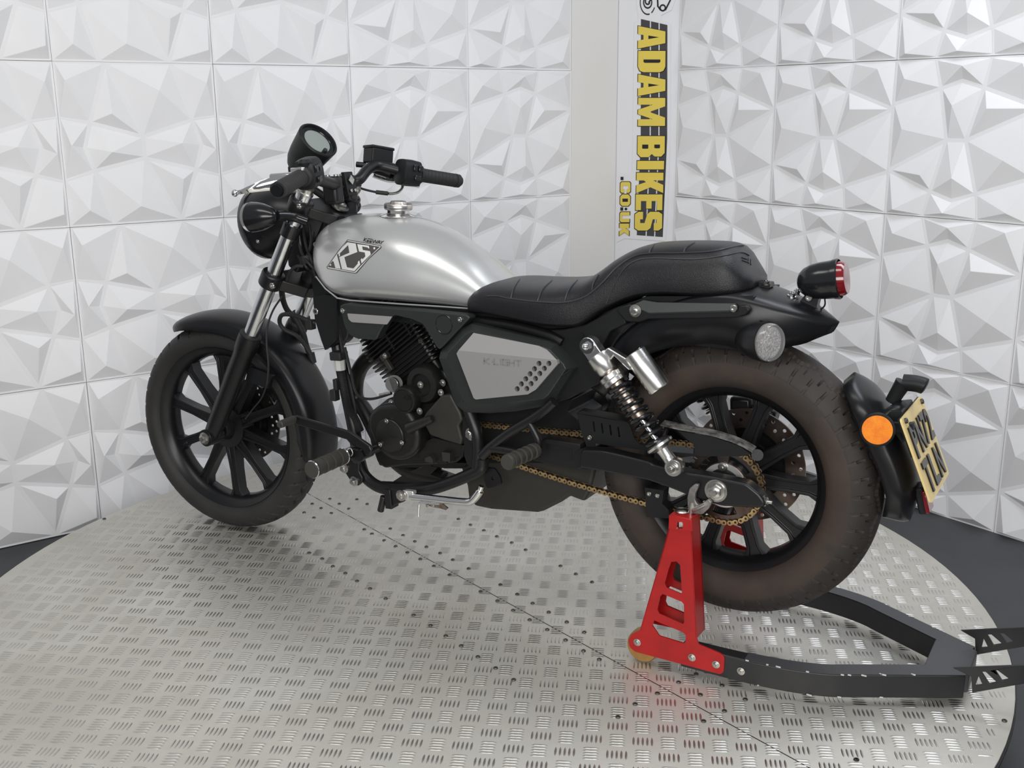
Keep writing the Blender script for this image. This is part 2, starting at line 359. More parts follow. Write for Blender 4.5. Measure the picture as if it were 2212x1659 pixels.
def ring_px(cu, cv, r0, r1, a0, a1, sx=1.0, n=28):
    mb = MB(); R = []
    for k in range(n+1):
        a = radians(a0+(a1-a0)*k/n); R.append([SP(cu+sx*r*cos(a), cv+r*sin(a), h) for r, h in ((r0, .0034), (r1, .0034), (r1, .0028), (r0, .0028))])
    return mb.rings(R, True)
mb = ring_px(1399, 5, 24.5, 27.5, 25, 60, .62); 
for q in ((1399, 5, 24.5, 27.5, 75, 330, .62), (1399, 5, 10.5, 14, -40, 330, .72), (1399, 3, 4.5, 8, 20, 215, .8), (1431.5, 17, 4.5, 8, 0, 360, .9)): r = ring_px(*q); mb.add(r.v, r.f)
for p in ([(1401, 6), (1413, -12)], [(1420, 12), (1427, 22)], [(1421, 12), (1420, -10)], [(1437, 22), (1448, 0)], [(1448, 0), (1450, -14)]):
    (a, b), (c, d) = p; L = math.hypot(c-a, d-b); nx, ny = (d-b)/L*1.6, -(c-a)/L*1.6
    mb.prism([SP(a+nx, b+ny, .0034), SP(c+nx, d+ny, .0034), SP(c-nx, d-ny, .0034), SP(a-nx, b-ny, .0034)], -sn*.0005)
sgn('line_drawing', mb, INK)
# ------------------------------------------------------------------ turntable
TC = Vector((-.1010, 2.4969, 0)); TR_ = 1.2402
tt = tag(empty('turntable', Matrix.Translation((TC.x, TC.y, FZ-.0018))), 'large round turntable clad in bright aluminium tread plate on the dark floor', 'turntable')
H0 = -FZ
obj('plate', MB().lathe([(H0-.012, TR_-.001), (H0-.001, TR_), (H0, TR_-.002), (H0, .001)], (0, 0, 0), (0, 0, 1), 128), ALU, tt, angle=60)
obj('skirt', MB().lathe([(0, TR_-.03), (H0-.012, TR_-.03), (H0-.012, TR_+.004), (H0-.006, TR_+.004), (H0-.006, TR_-.03)], (0, 0, 0), (0, 0, 1), 128), SKIRT, tt, label='black skirt below the plate')
mb = MB(); PT = .0486; ang = radians(-6.5); ca, sa = cos(ang), sin(ang); p0 = Vector((-.0439*1.012, 2.2692*1.012, 0))-TC
sdir = Vector((cos(radians(-51.3)), sin(radians(-51.3)))); sp = Vector((.3841*1.012-TC.x, 1.899*1.012-TC.y))
for i in range(-34, 35):
    for j in range(-34, 35):
        cx = p0.x+(i*ca-j*sa)*PT; cy = p0.y+(i*sa+j*ca)*PT
        if cx*cx+cy*cy > (TR_-.012)**2: continue
        V = (i+j) % 2 == 0
        for k in range(-2, 3):
            if V: ox, oy, dx, dy = k*.0087, 0, 0, 1
            else: ox, oy, dx, dy = 0, k*.0087, 1, 0
            bx = cx+ox*ca-oy*sa; by = cy+ox*sa+oy*ca
            if bx*bx+by*by > (TR_-.02)**2: continue
            lx, ly = dx*ca-dy*sa, dx*sa+dy*ca; nx, ny = -ly, lx; L = .0165; W = .0026; hh = .0017
            b = len(mb.v)
            for a, c, h in ((-1, 0, 0), (-.55, .85, 0), (0, 1, 0), (.55, .85, 0), (1, 0, 0), (.55, -.85, 0), (0, -1, 0), (-.55, -.85, 0), (-.6, 0, 1), (0, 0, 1.1), (.6, 0, 1)):
                mb.v.append(Vector((bx+lx*a*L+nx*c*W, by+ly*a*L+ny*c*W, H0-.0002+h*hh)))
            mb.f += [(b+x, b+y, b+z) for x, y, z in ((0, 8, 1), (1, 8, 9), (1, 9, 2), (2, 9, 3), (3, 9, 10), (3, 10, 4), (4, 10, 5), (5, 10, 9), (5, 9, 6), (6, 9, 7), (7, 9, 8), (7, 8, 0))]
obj('tread_ridges', mb, ALUB, tt, kind='stuff', angle=80)
mb = MB(); q = sp-sdir*sp.dot(sdir); hl = sqrt(TR_**2-q.length_squared)-.01; nn = Vector((-sdir.y, sdir.x))*.0011
a = q-sdir*hl; b = q+sdir*hl
mb.prism([(a.x+nn.x, a.y+nn.y, H0+.0004), (b.x+nn.x, b.y+nn.y, H0+.0004), (b.x-nn.x, b.y-nn.y, H0+.0004), (a.x-nn.x, a.y-nn.y, H0+.0004)], (0, 0, -.002))
obj('seam', mb, SKIRT, tt, label='dark joint line across the plate')
Z1 = [(590,293),(643,323),(727,368),(805,408),(885,450),(973,495),(1065,543),(1173,603),(1385,716),(1500,780),(1607,845),(1720,910),(1840,977),(1965,1048),(2087,1122),(2195,1180),
 (768,288),(855,333),(935,375),(1015,412),(1108,455),(1195,500),(1303,560),(1520,670),(1635,735),(1740,797),(1850,858),(1973,925),(2093,995),(215,453),(303,493),(376,545),(461,592),
 (541,645),(630,697),(737,765),(927,878),(1043,950),(1147,1020),(1252,1088),(1366,1163),(1487,1240),(1610,1320),(1233,222),(1315,262),(1407,300),(1495,341),(1597,383),(1692,432),
 (1930,542),(2035,597),(2145,652),(180,178),(247,213),(295,148),(365,182),(235,118),(355,85),(420,118),(485,152),(540,88),(610,120)]
Z2 = [(1644,1182),(1711,1205),(1799,1228),(2099,1287),(1504,1455),(1560,1480),(1513,1500),(1610,1510),(1565,1535),(1520,1557),(1850,1640),(1466,1473),(1420,1497),(1850,1640),(2170,1556),(1372,1520),(1335,1548),(225,1120),(131,1165)]
scr = MB().lathe([(0, .0054), (.0012, .0052), (.0022, .0040), (.0022, .0022), (.001, .002), (.001, 0)], (0, 0, 0), (0, 0, 1), 12)
s0 = None
for u, v in [(600+x/3.16, 1050+y/3.16) for x, y in Z1]+Z2:
    d = ray(u, v); P = CAM+d*(-CAM.z/d.z)-TC
    if P.x**2+P.y**2 > (TR_-.01)**2: continue
    if s0 is None: s0 = o = obj('screw', scr, SCREW, tt)
    else: o = copy_part(s0, tt)
    o.location = (P.x, P.y, H0+.0008)
# ================================================================== THE MOTORCYCLE
bike = tag(empty('motorcycle', BM), 'black cruiser motorcycle with silver tank, on the turntable with its rear wheel lifted', 'motorcycle')
def P(name, mb, m, parent=bike, **k): return obj(name, mb, m, parent, **k)
def plate(pts, y, t, holes=(), r=0):                     # traced outline at lateral plane y, thickness t away from the viewer
    p = AA(pts, y); p = roundpoly(p, r) if r else p
    return MB().prism(p, (0, t, 0), [AA(h, y) for h in holes])
# ------------------------------------------------------------------ wheels
def wheel(name, R, W, rr, rw, loc, steer, spoke0, tyre_m, tread_m, tread_fn, sp_w, label):
    # rim barrel + hub, revolved about the axle (local y)
    mb = MB()
    prof = [(-rw, rr), (-rw+.004, rr+.001), (-rw+.006, rr-.008), (-rw+.014, rr-.016), (-rw*.45, rr-.018), (-rw*.35, rr-.020), (rw*.35, rr-.020), (rw*.45, rr-.018), (rw-.014, rr-.014), (rw-.006, rr-.008), (rw-.004, rr+.001), (rw, rr), (rw-.003, rr-.005), (rw-.008, rr-.013),
            (rw-.014, rr-.0185), (rw*.4, rr-.026), (-rw*.4, rr-.026), (-rw+.014, rr-.0185), (-rw+.008, rr-.013), (-rw+.003, rr-.005)]
    O_ = Vector((0, 0, 0)); Y = Vector((0, 1, 0))
    Rn = [[Vector((r*cos(a), y, r*sin(a))) for y, r in prof] for a in [2*pi*k/96 for k in range(96)]]
    mb.rings(Rn, False, True)
    mb.lathe([(-.052, .001), (-.052, .026), (-.046, .030), (-.03, .036), (-.024, .060), (.024, .060), (.03, .036), (.046, .030), (.052, .026), (.052, .001)], O_, Y, 40)
    wo = P(name, mb, SATIN, label=label); wo.location = loc; wo.rotation_euler = (0, 0, steer)
    # spokes
    sp = MB(); r0, r1 = .05, rr-.022
    for k, (r, hw, hy) in enumerate(((r0, sp_w*1.15, .020), ((r0+r1)*.5, sp_w*.85, .017), (r1-.022, sp_w*.95, .016), (r1, sp_w*1.75, .016))):
        sp.v += [Vector((r, -hy, -hw)), Vector((r, -hy-.0005, -hw*.55)), Vector((r, -hy+.004, -hw*.5)), Vector((r, -hy+.004, hw*.5)), Vector((r, -hy-.0005, hw*.55)), Vector((r, -hy, hw)),
                 Vector((r, hy, hw)), Vector((r, hy-.004, hw*.5)), Vector((r, hy-.004, -hw*.5)), Vector((r, hy, -hw))]
    for i in range(3):
        for k in range(10): sp.f.append((i*10+k, i*10+(k+1) % 10, (i+1)*10+(k+1) % 10, (i+1)*10+k))
    sp.f += [tuple(range(10)), tuple(range(39, 29, -1))]
    s0 = P('spoke', sp, SATIN, wo, bevel=.0012)
    for k in range(10):
        o = s0 if k == 0 else copy_part(s0, wo)
        o.rotation_euler = (0, -radians(spoke0+36*k), 0)
    # tyre carcass and grooved tread, both revolved
    hh = R-rr
    side = [(-.50*W+.026, rr-.006), (-.50*W+.012, rr+.004), (-.5*W+.003, rr+hh*.18), (-.498*W, rr+hh*.38), (-.492*W, rr+hh*.52)]
    Rn = []
    full = side+[(-.44*W, rr+hh*.68), (0, rr+hh*.78), (.44*W, rr+hh*.68)]+[(-y, r) for y, r in reversed(side)]
    for k in range(120):
        a = 2*pi*k/120; Rn.append([Vector((r*cos(a), y, r*sin(a))) for y, r in full])
    ty = P('tyre', MB().rings(Rn, False, True), tyre_m, wo, angle=50)
    n, m = 960, 41; Rn = []
    for k in range(n):
        a = 2*pi*k/n; row = []
        for j in range(m):
            t = -1+2*j/(m-1); th = t*radians(78); y = .5*W*sin(th)/sin(radians(78))*1.0; r = R-hh*.50*(1-cos(th))/(1-cos(radians(78)))
            d = tread_fn(k/n, t)*.0068 if abs(t) < .995 else .0
            if abs(t) == 1: r -= .012; y *= .97
            rad = r-d; row.append(Vector((rad*cos(a), y, rad*sin(a))))
        Rn.append(row)
    mb = MB(); 
    b = len(mb.v)
    for r_ in Rn: mb.v += r_
    for i in range(n):
        for j in range(m-1): mb.f.append((i*m+j, i*m+j+1, ((i+1) % n)*m+j+1, ((i+1) % n)*m+j))
    P('tread', mb, tread_m, wo, angle=28)
    return wo
def soft(x, w_, s): return 1.0 if x < w_ else max(0.0, 1-(x-w_)/s)
def tread_front(u, t):
    at = abs(t); d = 0
    if at > .985: return 0
    if at > .30: q = (u*40+.55*at+(.5 if t > 0 else 0)) % 1; d = soft(min(q, 1-q), .055, .035)
    return max(d, soft(abs(at-.24-.07*sin(u*40*2*pi)), .035, .03))
def tread_rear(u, t):
    at = abs(t); ph = u*24+(.5 if t > 0 else 0)
    if at > .96: return 0
    zz = .30+.085*(abs(ph % 1-.5)*4-1); d = soft(abs(at-zz), .022, .03)
    if at > .56:
        q = (ph*2+at*.15) % 1; q = min(q, 1-q); L_ = .90 if int(ph*2) % 2 else .74
        if at < L_ or at > .80: d = max(d, soft(q, .045, .04))
    elif at > .40:
        q = (ph*2+.5) % 1; d = max(d, soft(min(q, 1-q), .03, .03)*(1 if int(ph*2+.5) % 2 else 0))
    return d
FW = wheel('front_wheel', .3003, .11, .2326, .040, (-1.4935, 0, .0012), .073, 18, TYREF, TYREF, tread_front, .0145, 'black ten-spoke cast front wheel')
RW = wheel('rear_wheel', .3075, .134, .2053, .048, (0, 0, 0), 0, -4, TYRER, TREADR, tread_rear, .0165, 'black ten-spoke cast rear wheel with dusty brown tyre')
def disc(r, r2, y, parent, m):
    mb = MB(); Y = Vector((0, 1, 0)); N = 20
    out = [Vector((r*cos(a), y, r*sin(a))) for a in [2*pi*k/120 for k in range(120)]]
    ins = [Vector((r2*cos(a), y, r2*sin(a))) for a in [2*pi*k/60 for k in range(60)]]
    holes = [ins]
    for k in range(24):
        for q, rad in enumerate((r*.92, r*.80)):
            a = 2*pi*(k+.5*q)/24; holes.append([Vector((rad*cos(a)+.0042*cos(b), y, rad*sin(a)+.0042*sin(b))) for b in [2*pi*i/8 for i in range(8)]])
    mb.prism(out, (0, .004, 0), holes); o = P('brake_disc', mb, m, parent)
    cb = MB().lathe([(0, .055), (.012, .06), (.012, r2*.9), (.010, r2*1.08), (.006, r2*1.08)], (0, y-.006, 0), Y, 40); P('disc_carrier', cb, SATIN, parent)
    return o
disc(.120, .074, .062, FW, DISCF); disc(.128, .078, .076, RW, DISC)
P('valve', MB().tube([(-.2, -.004, -.075), (-.176, -.010, -.064), (-.165, -.014, -.058)], .0042), RUBBER, FW)
# ------------------------------------------------------------------ forks, clamps
ftop = Vector((-1.045, 0, .648)); fax = Vector((-1.478, 0, -.005)); fd = (fax-ftop).normalized(); FLn = (fax-ftop).length
def fork(y):
    o = Vector((0, y, 0)); yt = Vector((0, y, 0))
    low = MB().lathe([(FLn*.555, .024), (FLn*.555, .0295), (FLn*.57, .031), (FLn*.61, .031), (FLn*.63, .0275), (FLn*.93, .0255), (FLn*1.0, .023), (FLn*1.025, .016)], ftop+yt, fd, 28)
    lw = P('fork_leg', low, SATIN)
    P('fork_tube', MB().lathe([(.0, .0198), (FLn*.575, .0198)], ftop+yt, fd, 32), FORKC, lw)
    P('dust_seal', MB().lathe([(FLn*.55, .0205), (FLn*.55, .027), (FLn*.56, .0285), (FLn*.565, .022)], ftop+yt, fd, 28), RUBBER, lw)
    P('axle_lug', MB().lathe([(0, .024), (.05, .024)], fax+Vector((0, y-.025, 0)), (0, 1, 0), 24), SATIN, lw)
    P('axle_nut', MB().bolt(fax+Vector((0, y-.026, 0)), YN, .012, .010), STEEL, lw)
    return lw
fl1 = fork(-.093); fl2 = fork(.093)
P('fork_bracket', plate([(536, 792), (560, 800), (588, 812), (578, 840), (552, 830), (530, 824)], -.085, .012, r=.004), SATIN, fl1)
def along(f, y=0, off=0): return ftop+fd*(FLn*f)+Vector((0, y, 0))
fn = Vector((-fd.z, 0, fd.x));  fn = fn if fn.x > 0 else -fn        # perpendicular to the fork, pointing rearwards
def clamp(f0, f1, name, rear, m=FRAMEB):
    mb = MB()
    for y in (-.093, .093): mb.lathe([(0, .028), (.002, .031), (FLn*(f1-f0)-.002, .031), (FLn*(f1-f0), .028)], along(f0, y), fd, 28)
    a = along(f0+.006); h = fd*(FLn*(f1-f0)*.8)
    pts = [a+Vector((0, -.093, 0))-fn*.010, a+Vector((0, .093, 0))-fn*.010, a+Vector((0, .093, 0))+fn*.028, a+Vector((0, .04, 0))+fn*rear, a+Vector((0, -.04, 0))+fn*rear, a+Vector((0, -.093, 0))+fn*.028]
    mb.prism(pts, h); return P(name, mb, m, bevel=.003)
lc = clamp(.305, .355, 'lower_fork_clamp', .078); uc = clamp(.03, .075, 'upper_fork_clamp', .078)
for f in (.335,):
    p = A(590, 617, -.12); P('pinch_bolt', MB().socket(p, YN, .0078, .006), STEEL, lc)
P('pinch_bolt', MB().socket(A(647, 446, -.12), YN, .0065, .005), STEEL, uc)
for y in (-.093, .093): P('fork_cap', MB().lathe([(-.012, .017), (-.012, .0185), (-.002, .0185), (.0, .0215), (.006, .0215)], along(0.0, y), fd, 6 if 0 else 24).lathe([(-.020, .011), (-.012, .012)], along(0, y), fd, 6), STEEL, uc)
P('stem_nut', MB().bolt(along(.03)+fn*.047, -fd, .016, .010), STEEL, uc)
# headstock, tank support plate behind the forks
P('headstock', MB().cyl(along(.06)+fn*.047, along(.36)+fn*.047, .027, 24), FRAMEB)
P('headstock_cover', plate([(662, 520), (700, 505), (715, 470), (745, 465), (735, 660), (727, 740), (719, 748), (712, 752), (696, 700), (680, 652), (672, 600), (668, 560)], -.035, .07, r=.006), MATTE)
P('cover_bolt', MB().socket(A(684, 672, -.042), YN, .0085, .006), STEEL)
P('cover_bolt', MB().socket(A(684, 528, -.05), YN, .007, .006), STEEL)
P('radius_plate', plate([(676, 640), (700, 636), (727, 640), (727, 735), (702, 757), (694, 735), (680, 690)], -.045, .01, r=.003), MATTE)
# wiring loom behind the fork
lm = MB()
for p in ([(645, 492, -.05), (650, 540, -.06), (668, 570, -.07), (690, 588, -.05)], [(652, 488, -.04), (662, 535, -.05), (672, 560, -.06), (682, 600, -.05)], [(640, 500, -.04), (640, 540, -.05), (660, 575, -.07), (672, 583, -.05), (690, 600, -.03)],
          [(655, 575, -.08), (640, 575, -.09), (628, 585, -.09), (620, 605, -.08)], [(668, 485, -.03), (672, 520, -.04), (664, 555, -.05)], [(676, 500, -.03), (672, 530, -.04), (660, 560, -.06)]):
    lm.tube([A(*q) for q in p], .0042, 8)
P('wiring_loom', lm, RUBBER)
P('cable_tie', MB().lathe([(0, .017), (.012, .019), (.02, .015)], A(661, 552, -.055), (.1, 0, -1), 14), RUBBER)
P('ignition_block', MB().box(along(.2)+fn*.075+Vector((0, -.01, 0)), (.05, .05, .11)), FRAMEB, bevel=.005)
# hoses running down from the bars
P('brake_hose', MB().tube([A(608, 625, -.04), A(612, 650, .0), A(622, 672, .03), A(640, 690, .04), A(655, 720, .05), A(663, 750, .06), A(672, 770, .07)], .0078, 10), RUBBER)
P('hose_boot', MB().cyl(A(671, 762, .068), A(676, 784, .07), .0105, 14), RUBBER)
P('clutch_cable', MB().tube([A(610, 640, -.06), A(590, 670, -.07), A(578, 705, -.085), A(576, 740, -.10), A(580, 790, -.105), A(577, 830, -.1)], .0026, 8), RUBBER)
P('speed_sensor_wire', MB().tube([A(577, 830, -.1), A(565, 860, -.08), A(545, 885, -.07), A(530, 905, -.07)], .0022, 8), RUBBER)
P('throttle_cable', MB().tube([A(681, 698, -.03), A(660, 690, -.04), A(636, 681, -.04), A(610, 680, -.04), A(604, 696, -.03), A(615, 712, -.02), A(640, 725, 0), A(658, 745, .02), A(671, 765, .03)], .0058, 10), RUBBER)
P('cable_clip', MB().box(A(671, 701, -.035), (.02, .02, .026)), RUBBER, bevel=.002)
P('fork_gaiter_clip', MB().lathe([(0, .026), (.01, .030), (.02, .026), (.03, .030), (.04, .026)], along(.52, .093), fd, 20), RUBBER)
# front brake caliper seen through the spokes
cal = P('front_caliper', plate([(553, 832), (566, 828), (600, 850), (603, 858), (590, 872), (582, 862), (572, 850)], .085, .035, r=.004), ENGB)
# ------------------------------------------------------------------ front fender (revolved around the front axle, C section)
def fender(name, parent, cen, R, a0, a1, w_fn, drop_fn, m, steer=0, n=60, thick=.003, tip=True, rfn=None):
    mb = MB(); Rn = []; k = 14
    for i in range(n+1):
        t = i/n; a = radians(a0+(a1-a0)*t); w_ = w_fn(t); dr = drop_fn(t); row = []
        RR = R+(rfn(t) if rfn else 0)
        for j in range(k+1):
            th = -1+2*j/k; q = abs(th)
            y = w_*math.copysign(min(1, (q*1.35))**.9 if q < .74 else 1, th) if q > 0 else 0
            y = w_*sin(min(q/.72, 1)*pi/2)*math.copysign(1, th)
            r = RR-.022*(1-cos(min(q/.72, 1)*pi/2)) - (max(0, q-.72)/.28)*dr
            row.append(Vector((r*cos(a), y, r*sin(a))))
        Rn.append(row)
    mb.sheet(Rn); o = P(name, mb, m, solid=thick, angle=60)
    o.location = cen; o.rotation_euler = (0, 0, steer); return o
def wtip(w_, e0=.12, e1=.05):
    def f(t): return w_*min(1, sqrt(max(0.002, min(t/e0, 1)*(2-min(t/e0, 1)))))*min(1, sqrt(max(.05, min((1-t)/e1, 1)*(2-min((1-t)/e1, 1)))))
    return f
fender('front_fender', bike, (-1.4915, 0, 0), .333, 119, -17, wtip(.067, .12, .05), lambda t: .030*min(1, t*5)*(1 if t < .9 else max(.2, (1-t)*10)), SATIN, .073)
# ------------------------------------------------------------------ headlight, indicators, gauge
hl = MB(); hc = Vector((-1.245, 0, .573)); hd = Vector((-1, .03, -.10)).normalized()
prof = [(-.125, .012), (-.120, .034), (-.10, .058), (-.07, .076), (-.035, .087), (.0, .0915), (.02, .0925)]
head = P('headlight', MB().lathe(prof, hc, hd, 48), SATIN)
P('bezel', MB().lathe([(.018, .0925), (.020, .096), (.034, .0955), (.04, .091), (.04, .086), (.03, .086)], hc, hd, 48), GLOSSB, head)
P('headlight_lens', MB().lathe([(.035, .087), (.045, .06), (.05, .001)], hc, hd, 40), LENSC, head)
P('headlight_screw', MB().socket(A(558, 521, -.088), (0, -1, -.3), .0052, .004), STEEL, head)
P('headlight_bracket', MB().prism(AA([(610, 470), (640, 470), (655, 560), (640, 590), (622, 575)], -.06), (0, .12, 0)), FRAMEB, bevel=.004)
def bullet(name, c, d, R, L, lens_m, facing, stem=None):
    d = Vector(d).normalized()
    o = P(name, MB().lathe([(0, .004), (L*.03, R*.22), (L*.12, R*.45), (L*.3, R*.68), (L*.55, R*.87), (L*.8, R*.97), (L, R), (L, R*.93), (L*.9, R*.93)], c-d*L, d, 36), GLOSSB if facing else SATIN)
    P('lens', MB().lathe([(L*.96, R*.93), (L*1.0, R*.95), (L*1.14, R*.95), (L*1.17, R*.88), (L*1.18, R*.5), (L*1.18, .001)], c-d*L, d, 36), lens_m, o)
    return o
b1 = bullet('front_indicator', A(546, 469, -.175), (-1, -.05, .0), .037, .075, LENSC, 1)
P('indicator_stalk', MB().tube([A(600, 466, -.168), A(616, 466, -.15), A(640, 470, -.125), A(665, 478, -.11)], .012, 12).lathe([(0, .0245), (.035, .0245)], along(.115, -.093), fd, 20), GLOSSB, b1)
P('clamp_screw', MB().socket(A(655, 476, -.118), YN, .0055, .005), STEEL, b1)
b2 = bullet('front_indicator', A(728, 446, .155), (-1, .02, 0), .036, .08, LENSC, 1)
P('indicator_stalk', MB().tube([A(752, 440, .15), A(720, 450, .12), along(.10, .093)], .011, 12), GLOSSB, b2)
gc = A(676, 318, 0); gd = Vector((.80, -.08, .62)).normalized()
gauge = P('speedometer', MB().lathe([(-.075, .020), (-.074, .033), (-.055, .042), (-.03, .047), (.022, .0530), (.027, .0535), (.030, .051), (.030, .0475), (.022, .0465)], gc, gd, 48), MATTE)
P('gauge_glass', MB().lathe([(.021, .047), (.0225, .03), (.023, .001)], gc, gd, 40), GLASS, gauge)
P('inner_ring', MB().lathe([(.0228, .047), (.0238, .0465), (.0238, .0395), (.0225, .0385)], gc, gd, 40, cap=False), GLOSSB, gauge)
u_ = gd.cross(Vector((0, 1, 0))).normalized()
P('reset_button', MB().lathe([(.02, .0055), (.033, .0055), (.034, .0045)], gc-u_*(-.036 if (gd.cross(Vector((0, 1, 0)))).z > 0 else .036)*-1+Vector((0, -.006, 0)), gd, 12), RUBBER, gauge)
P('gauge_bracket', MB().box(gc-gd*.08+Vector((0, 0, -.018)), (.035, .04, .05)), FRAMEB, gauge, bevel=.004)
P('gauge_stem', MB().tube([gc-gd*.07, gc-gd*.085+Vector((0, 0, -.02)), along(.03)+fn*.025], .010, 12), FRAMEB, gauge)
# ------------------------------------------------------------------ handlebar and controls
bL = [A(600, 411, -.385), A(650, 383, -.265)]; gl = (bL[1]-bL[0]); gl.normalize()
bR = [A(990, 391, .385), A(903, 377, .255)]; gr = (bR[1]-bR[0]); gr.normalize()
mid = A(735, 395, 0)
hb = P('handlebar', MB().tube([bL[0], bL[1], bL[1]+gl*.03, A(700, 392, -.13), A(722, 398, -.06), A(748, 398, .06), A(775, 388, .09), A(795, 366, .135), A(820, 358, .18), bR[1]-gr*-.03, bR[1], bR[0]], .0143, 18, sub=8), FRAMEB)
def grip(o, d, name='grip'):
    pr_ = [(0, .0105), (0, .0182), (.013, .0188), (.0132, .0174), (.016, .0174)]
    for k in range(9): a = .017+k*.0122; pr_ += [(a, .0179), (a+.001, .0184), (a+.0108, .0184), (a+.0115, .0179)]
    pr_ += [(.130, .0182), (.132, .0235), (.140, .0235), (.140, .012)]
    return P(name, MB().lathe(pr_, o, d, 26), RUBBER, hb)
g1 = grip(bL[0], gl); g2 = grip(bR[0], gr)
P('bar_end', MB().lathe([(-.008, .0085), (-.008, .0125), (.002, .0125)], bL[0], gl, 24).lathe([(.012, .0085), (-.008, .0085)], bL[0], gl, 24, cap=False), GLOSSB, hb)
P('bar_end', MB().lathe([(-.010, .010), (-.008, .0125), (.002, .0125)], bR[0], gr, 24), GLOSSB, hb)
def swbody(o, d, name):
    zz = Vector((0, 0, 1)); zz = (zz-d*zz.dot(d)).normalized(); xx = d.cross(zz)
    R_ = []
    for a, sc in ((0, .85), (.004, 1.1), (.030, 1.16), (.056, 1.12), (.060, .9)):
        R_.append([o+d*a+(xx*(.0245*math.copysign(abs(cos(t))**.6, cos(t)))+zz*(.030*math.copysign(abs(sin(t))**.7, sin(t))))*sc for t in [2*pi*k/28 for k in range(28)]])
    return P(name, MB().rings(R_), MATTE, hb, bevel=0), xx, zz
swl, xl, zl = swbody(bL[0]+gl*.141, gl, 'left_switchgear'); swr, xr, zr = swbody(bR[0]+gr*.141, gr, 'right_switchgear')
def rear_side(x): return x if x.x > 0 else -x
for (sw, o, d, xx, zz, sgnv) in ((swl, bL[0]+gl*.143, gl, rear_side(xl), zl, 1), (swr, bR[0]+gr*.143, gr, rear_side(xr), zr, 1)):
    for a, h, sx, sz in ((.010, .012, .013, .016), (.028, .012, .011, .016), (.018, -.013, .020, .013)):
        c = o+d*a+xx*.0285+zz*h
        M3 = Matrix((d, xx, zz)).transposed(); P('switch_button', MB().box(c, (sx, .009, sz), M3), GLOSSB, hb, bevel=.002)
# clutch lever and perch, brake reservoir and lever
lv = [(640, 376, 398, -.272), (612, 377, 408, -.283), (590, 381, 411, -.295), (560, 391, 414, -.312), (535, 402, 417, -.328), (518, 410, 420, -.342), (510, 412, 421, -.348)]
P('clutch_lever', MB().rings([[A(u, v0, y)+Vector((0, .003, 0)), A(u, (v0+v1)/2, y)+Vector((.002, -.0055, 0)), A(u, v1, y)+Vector((0, .003, 0)), A(u, (v0+v1)/2, y)+Vector((-.002, .009, 0))] for u, v0, v1, y in lv]).lathe([(-.0085, .002), (-.006, .006), (0, .0085), (.006, .006), (.0085, .002)], A(507, 417, -.35), (1, 0, .2), 16), CHROME, hb, angle=70)
P('lever_perch', MB().box(A(650, 372, -.255), (.035, .03, .022)).cyl(A(585, 382, -.27), A(640, 378, -.26), .0075, 12), CASTAL, hb, bevel=.002)
P('mirror_boss', MB().lathe([(0, .014), (.01, .018), (.018, .012)], A(660, 362, -.245), (0, 0, 1), 18), MATTE, hb)
rv = A(817, 338, .205)
RM = Matrix((gr, Vector((0, 0, 1)).cross(gr).normalized(), gr.cross(Vector((0, 0, 1)).cross(gr).normalized()))).transposed()
rs = P('brake_reservoir', MB().box(rv, (.068, .045, .040), RM), MATTE, hb, bevel=.004, label='square black brake fluid reservoir')
P('reservoir_lid', MB().box(rv+RM @ Vector((0, 0, .022)), (.072, .048, .008), RM), MATTE, hb, bevel=.003)
P('master_cylinder', MB().cyl(A(800, 362, .2), A(845, 377, .22), .012, 14).cyl(A(770, 355, .17), A(790, 357, .18), .0075, 12), FRAMEB, hb)
P('bar_clamp_ring', MB().lathe([(0, .020), (.012, .020)], A(842, 375, .23), gr*-1, 20), FRAMEB, hb)
P('brake_lever', MB().tube([A(805, 378, .215), A(835, 388, .25), A(870, 392, .29), A(905, 401, .33)], .0065, 10), CHROME, hb)
P('throttle_pipe', MB().tube([A(870, 392, .245), A(869, 405, .24), A(860, 415, .22), A(848, 418, .2), A(838, 418, .18)], .0038, 10), STEEL, hb)
P('throttle_cable_end', MB().cyl(A(838, 418, .18), A(812, 415, .16), .0055, 12).tube([A(812, 415, .16), A(790, 410, .14), A(765, 402, .1)], .003, 8), RUBBER, hb)
# risers
for u, v, y in ((718, 395, -.05), (748, 392, .045)):
    q = A(u, v, y); r_ = P('bar_riser', MB().box(q+Vector((0, 0, -.018)), (.044, .036, .068)), FRAMEB, hb, bevel=.009, seg=3)
    P('riser_bolt', MB().socket(q+Vector((.013, 0, .016)), (0, 0, 1), .0062, .004), STEEL, hb); P('riser_bolt', MB().socket(q+Vector((-.013, 0, .016)), (0, 0, 1), .0062, .004), STEEL, hb)
q = A(735, 388, -.004)
P('centre_riser_plate', MB().prism([q+Vector((.028, -.016, .018)), q+Vector((.028, .016, .018)), q+Vector((.036, .016, -.04)), q+Vector((.036, -.016, -.04))], (-.012, 0, 0)), MATTE, hb, bevel=.002)
P('riser_badge', MB().prism([q+Vector((.0335, 0, .010)), q+Vector((.0335, .011, -.002)), q+Vector((.0355, 0, -.014)), q+Vector((.0335, -.011, -.002))], (.0025, 0, 0)), STEEL, hb)
for dy in (-.007, .008): P('riser_bolt', MB().socket(q+Vector((.036, dy, -.028)), (1, 0, .1), .0042, .004), STEEL, hb)
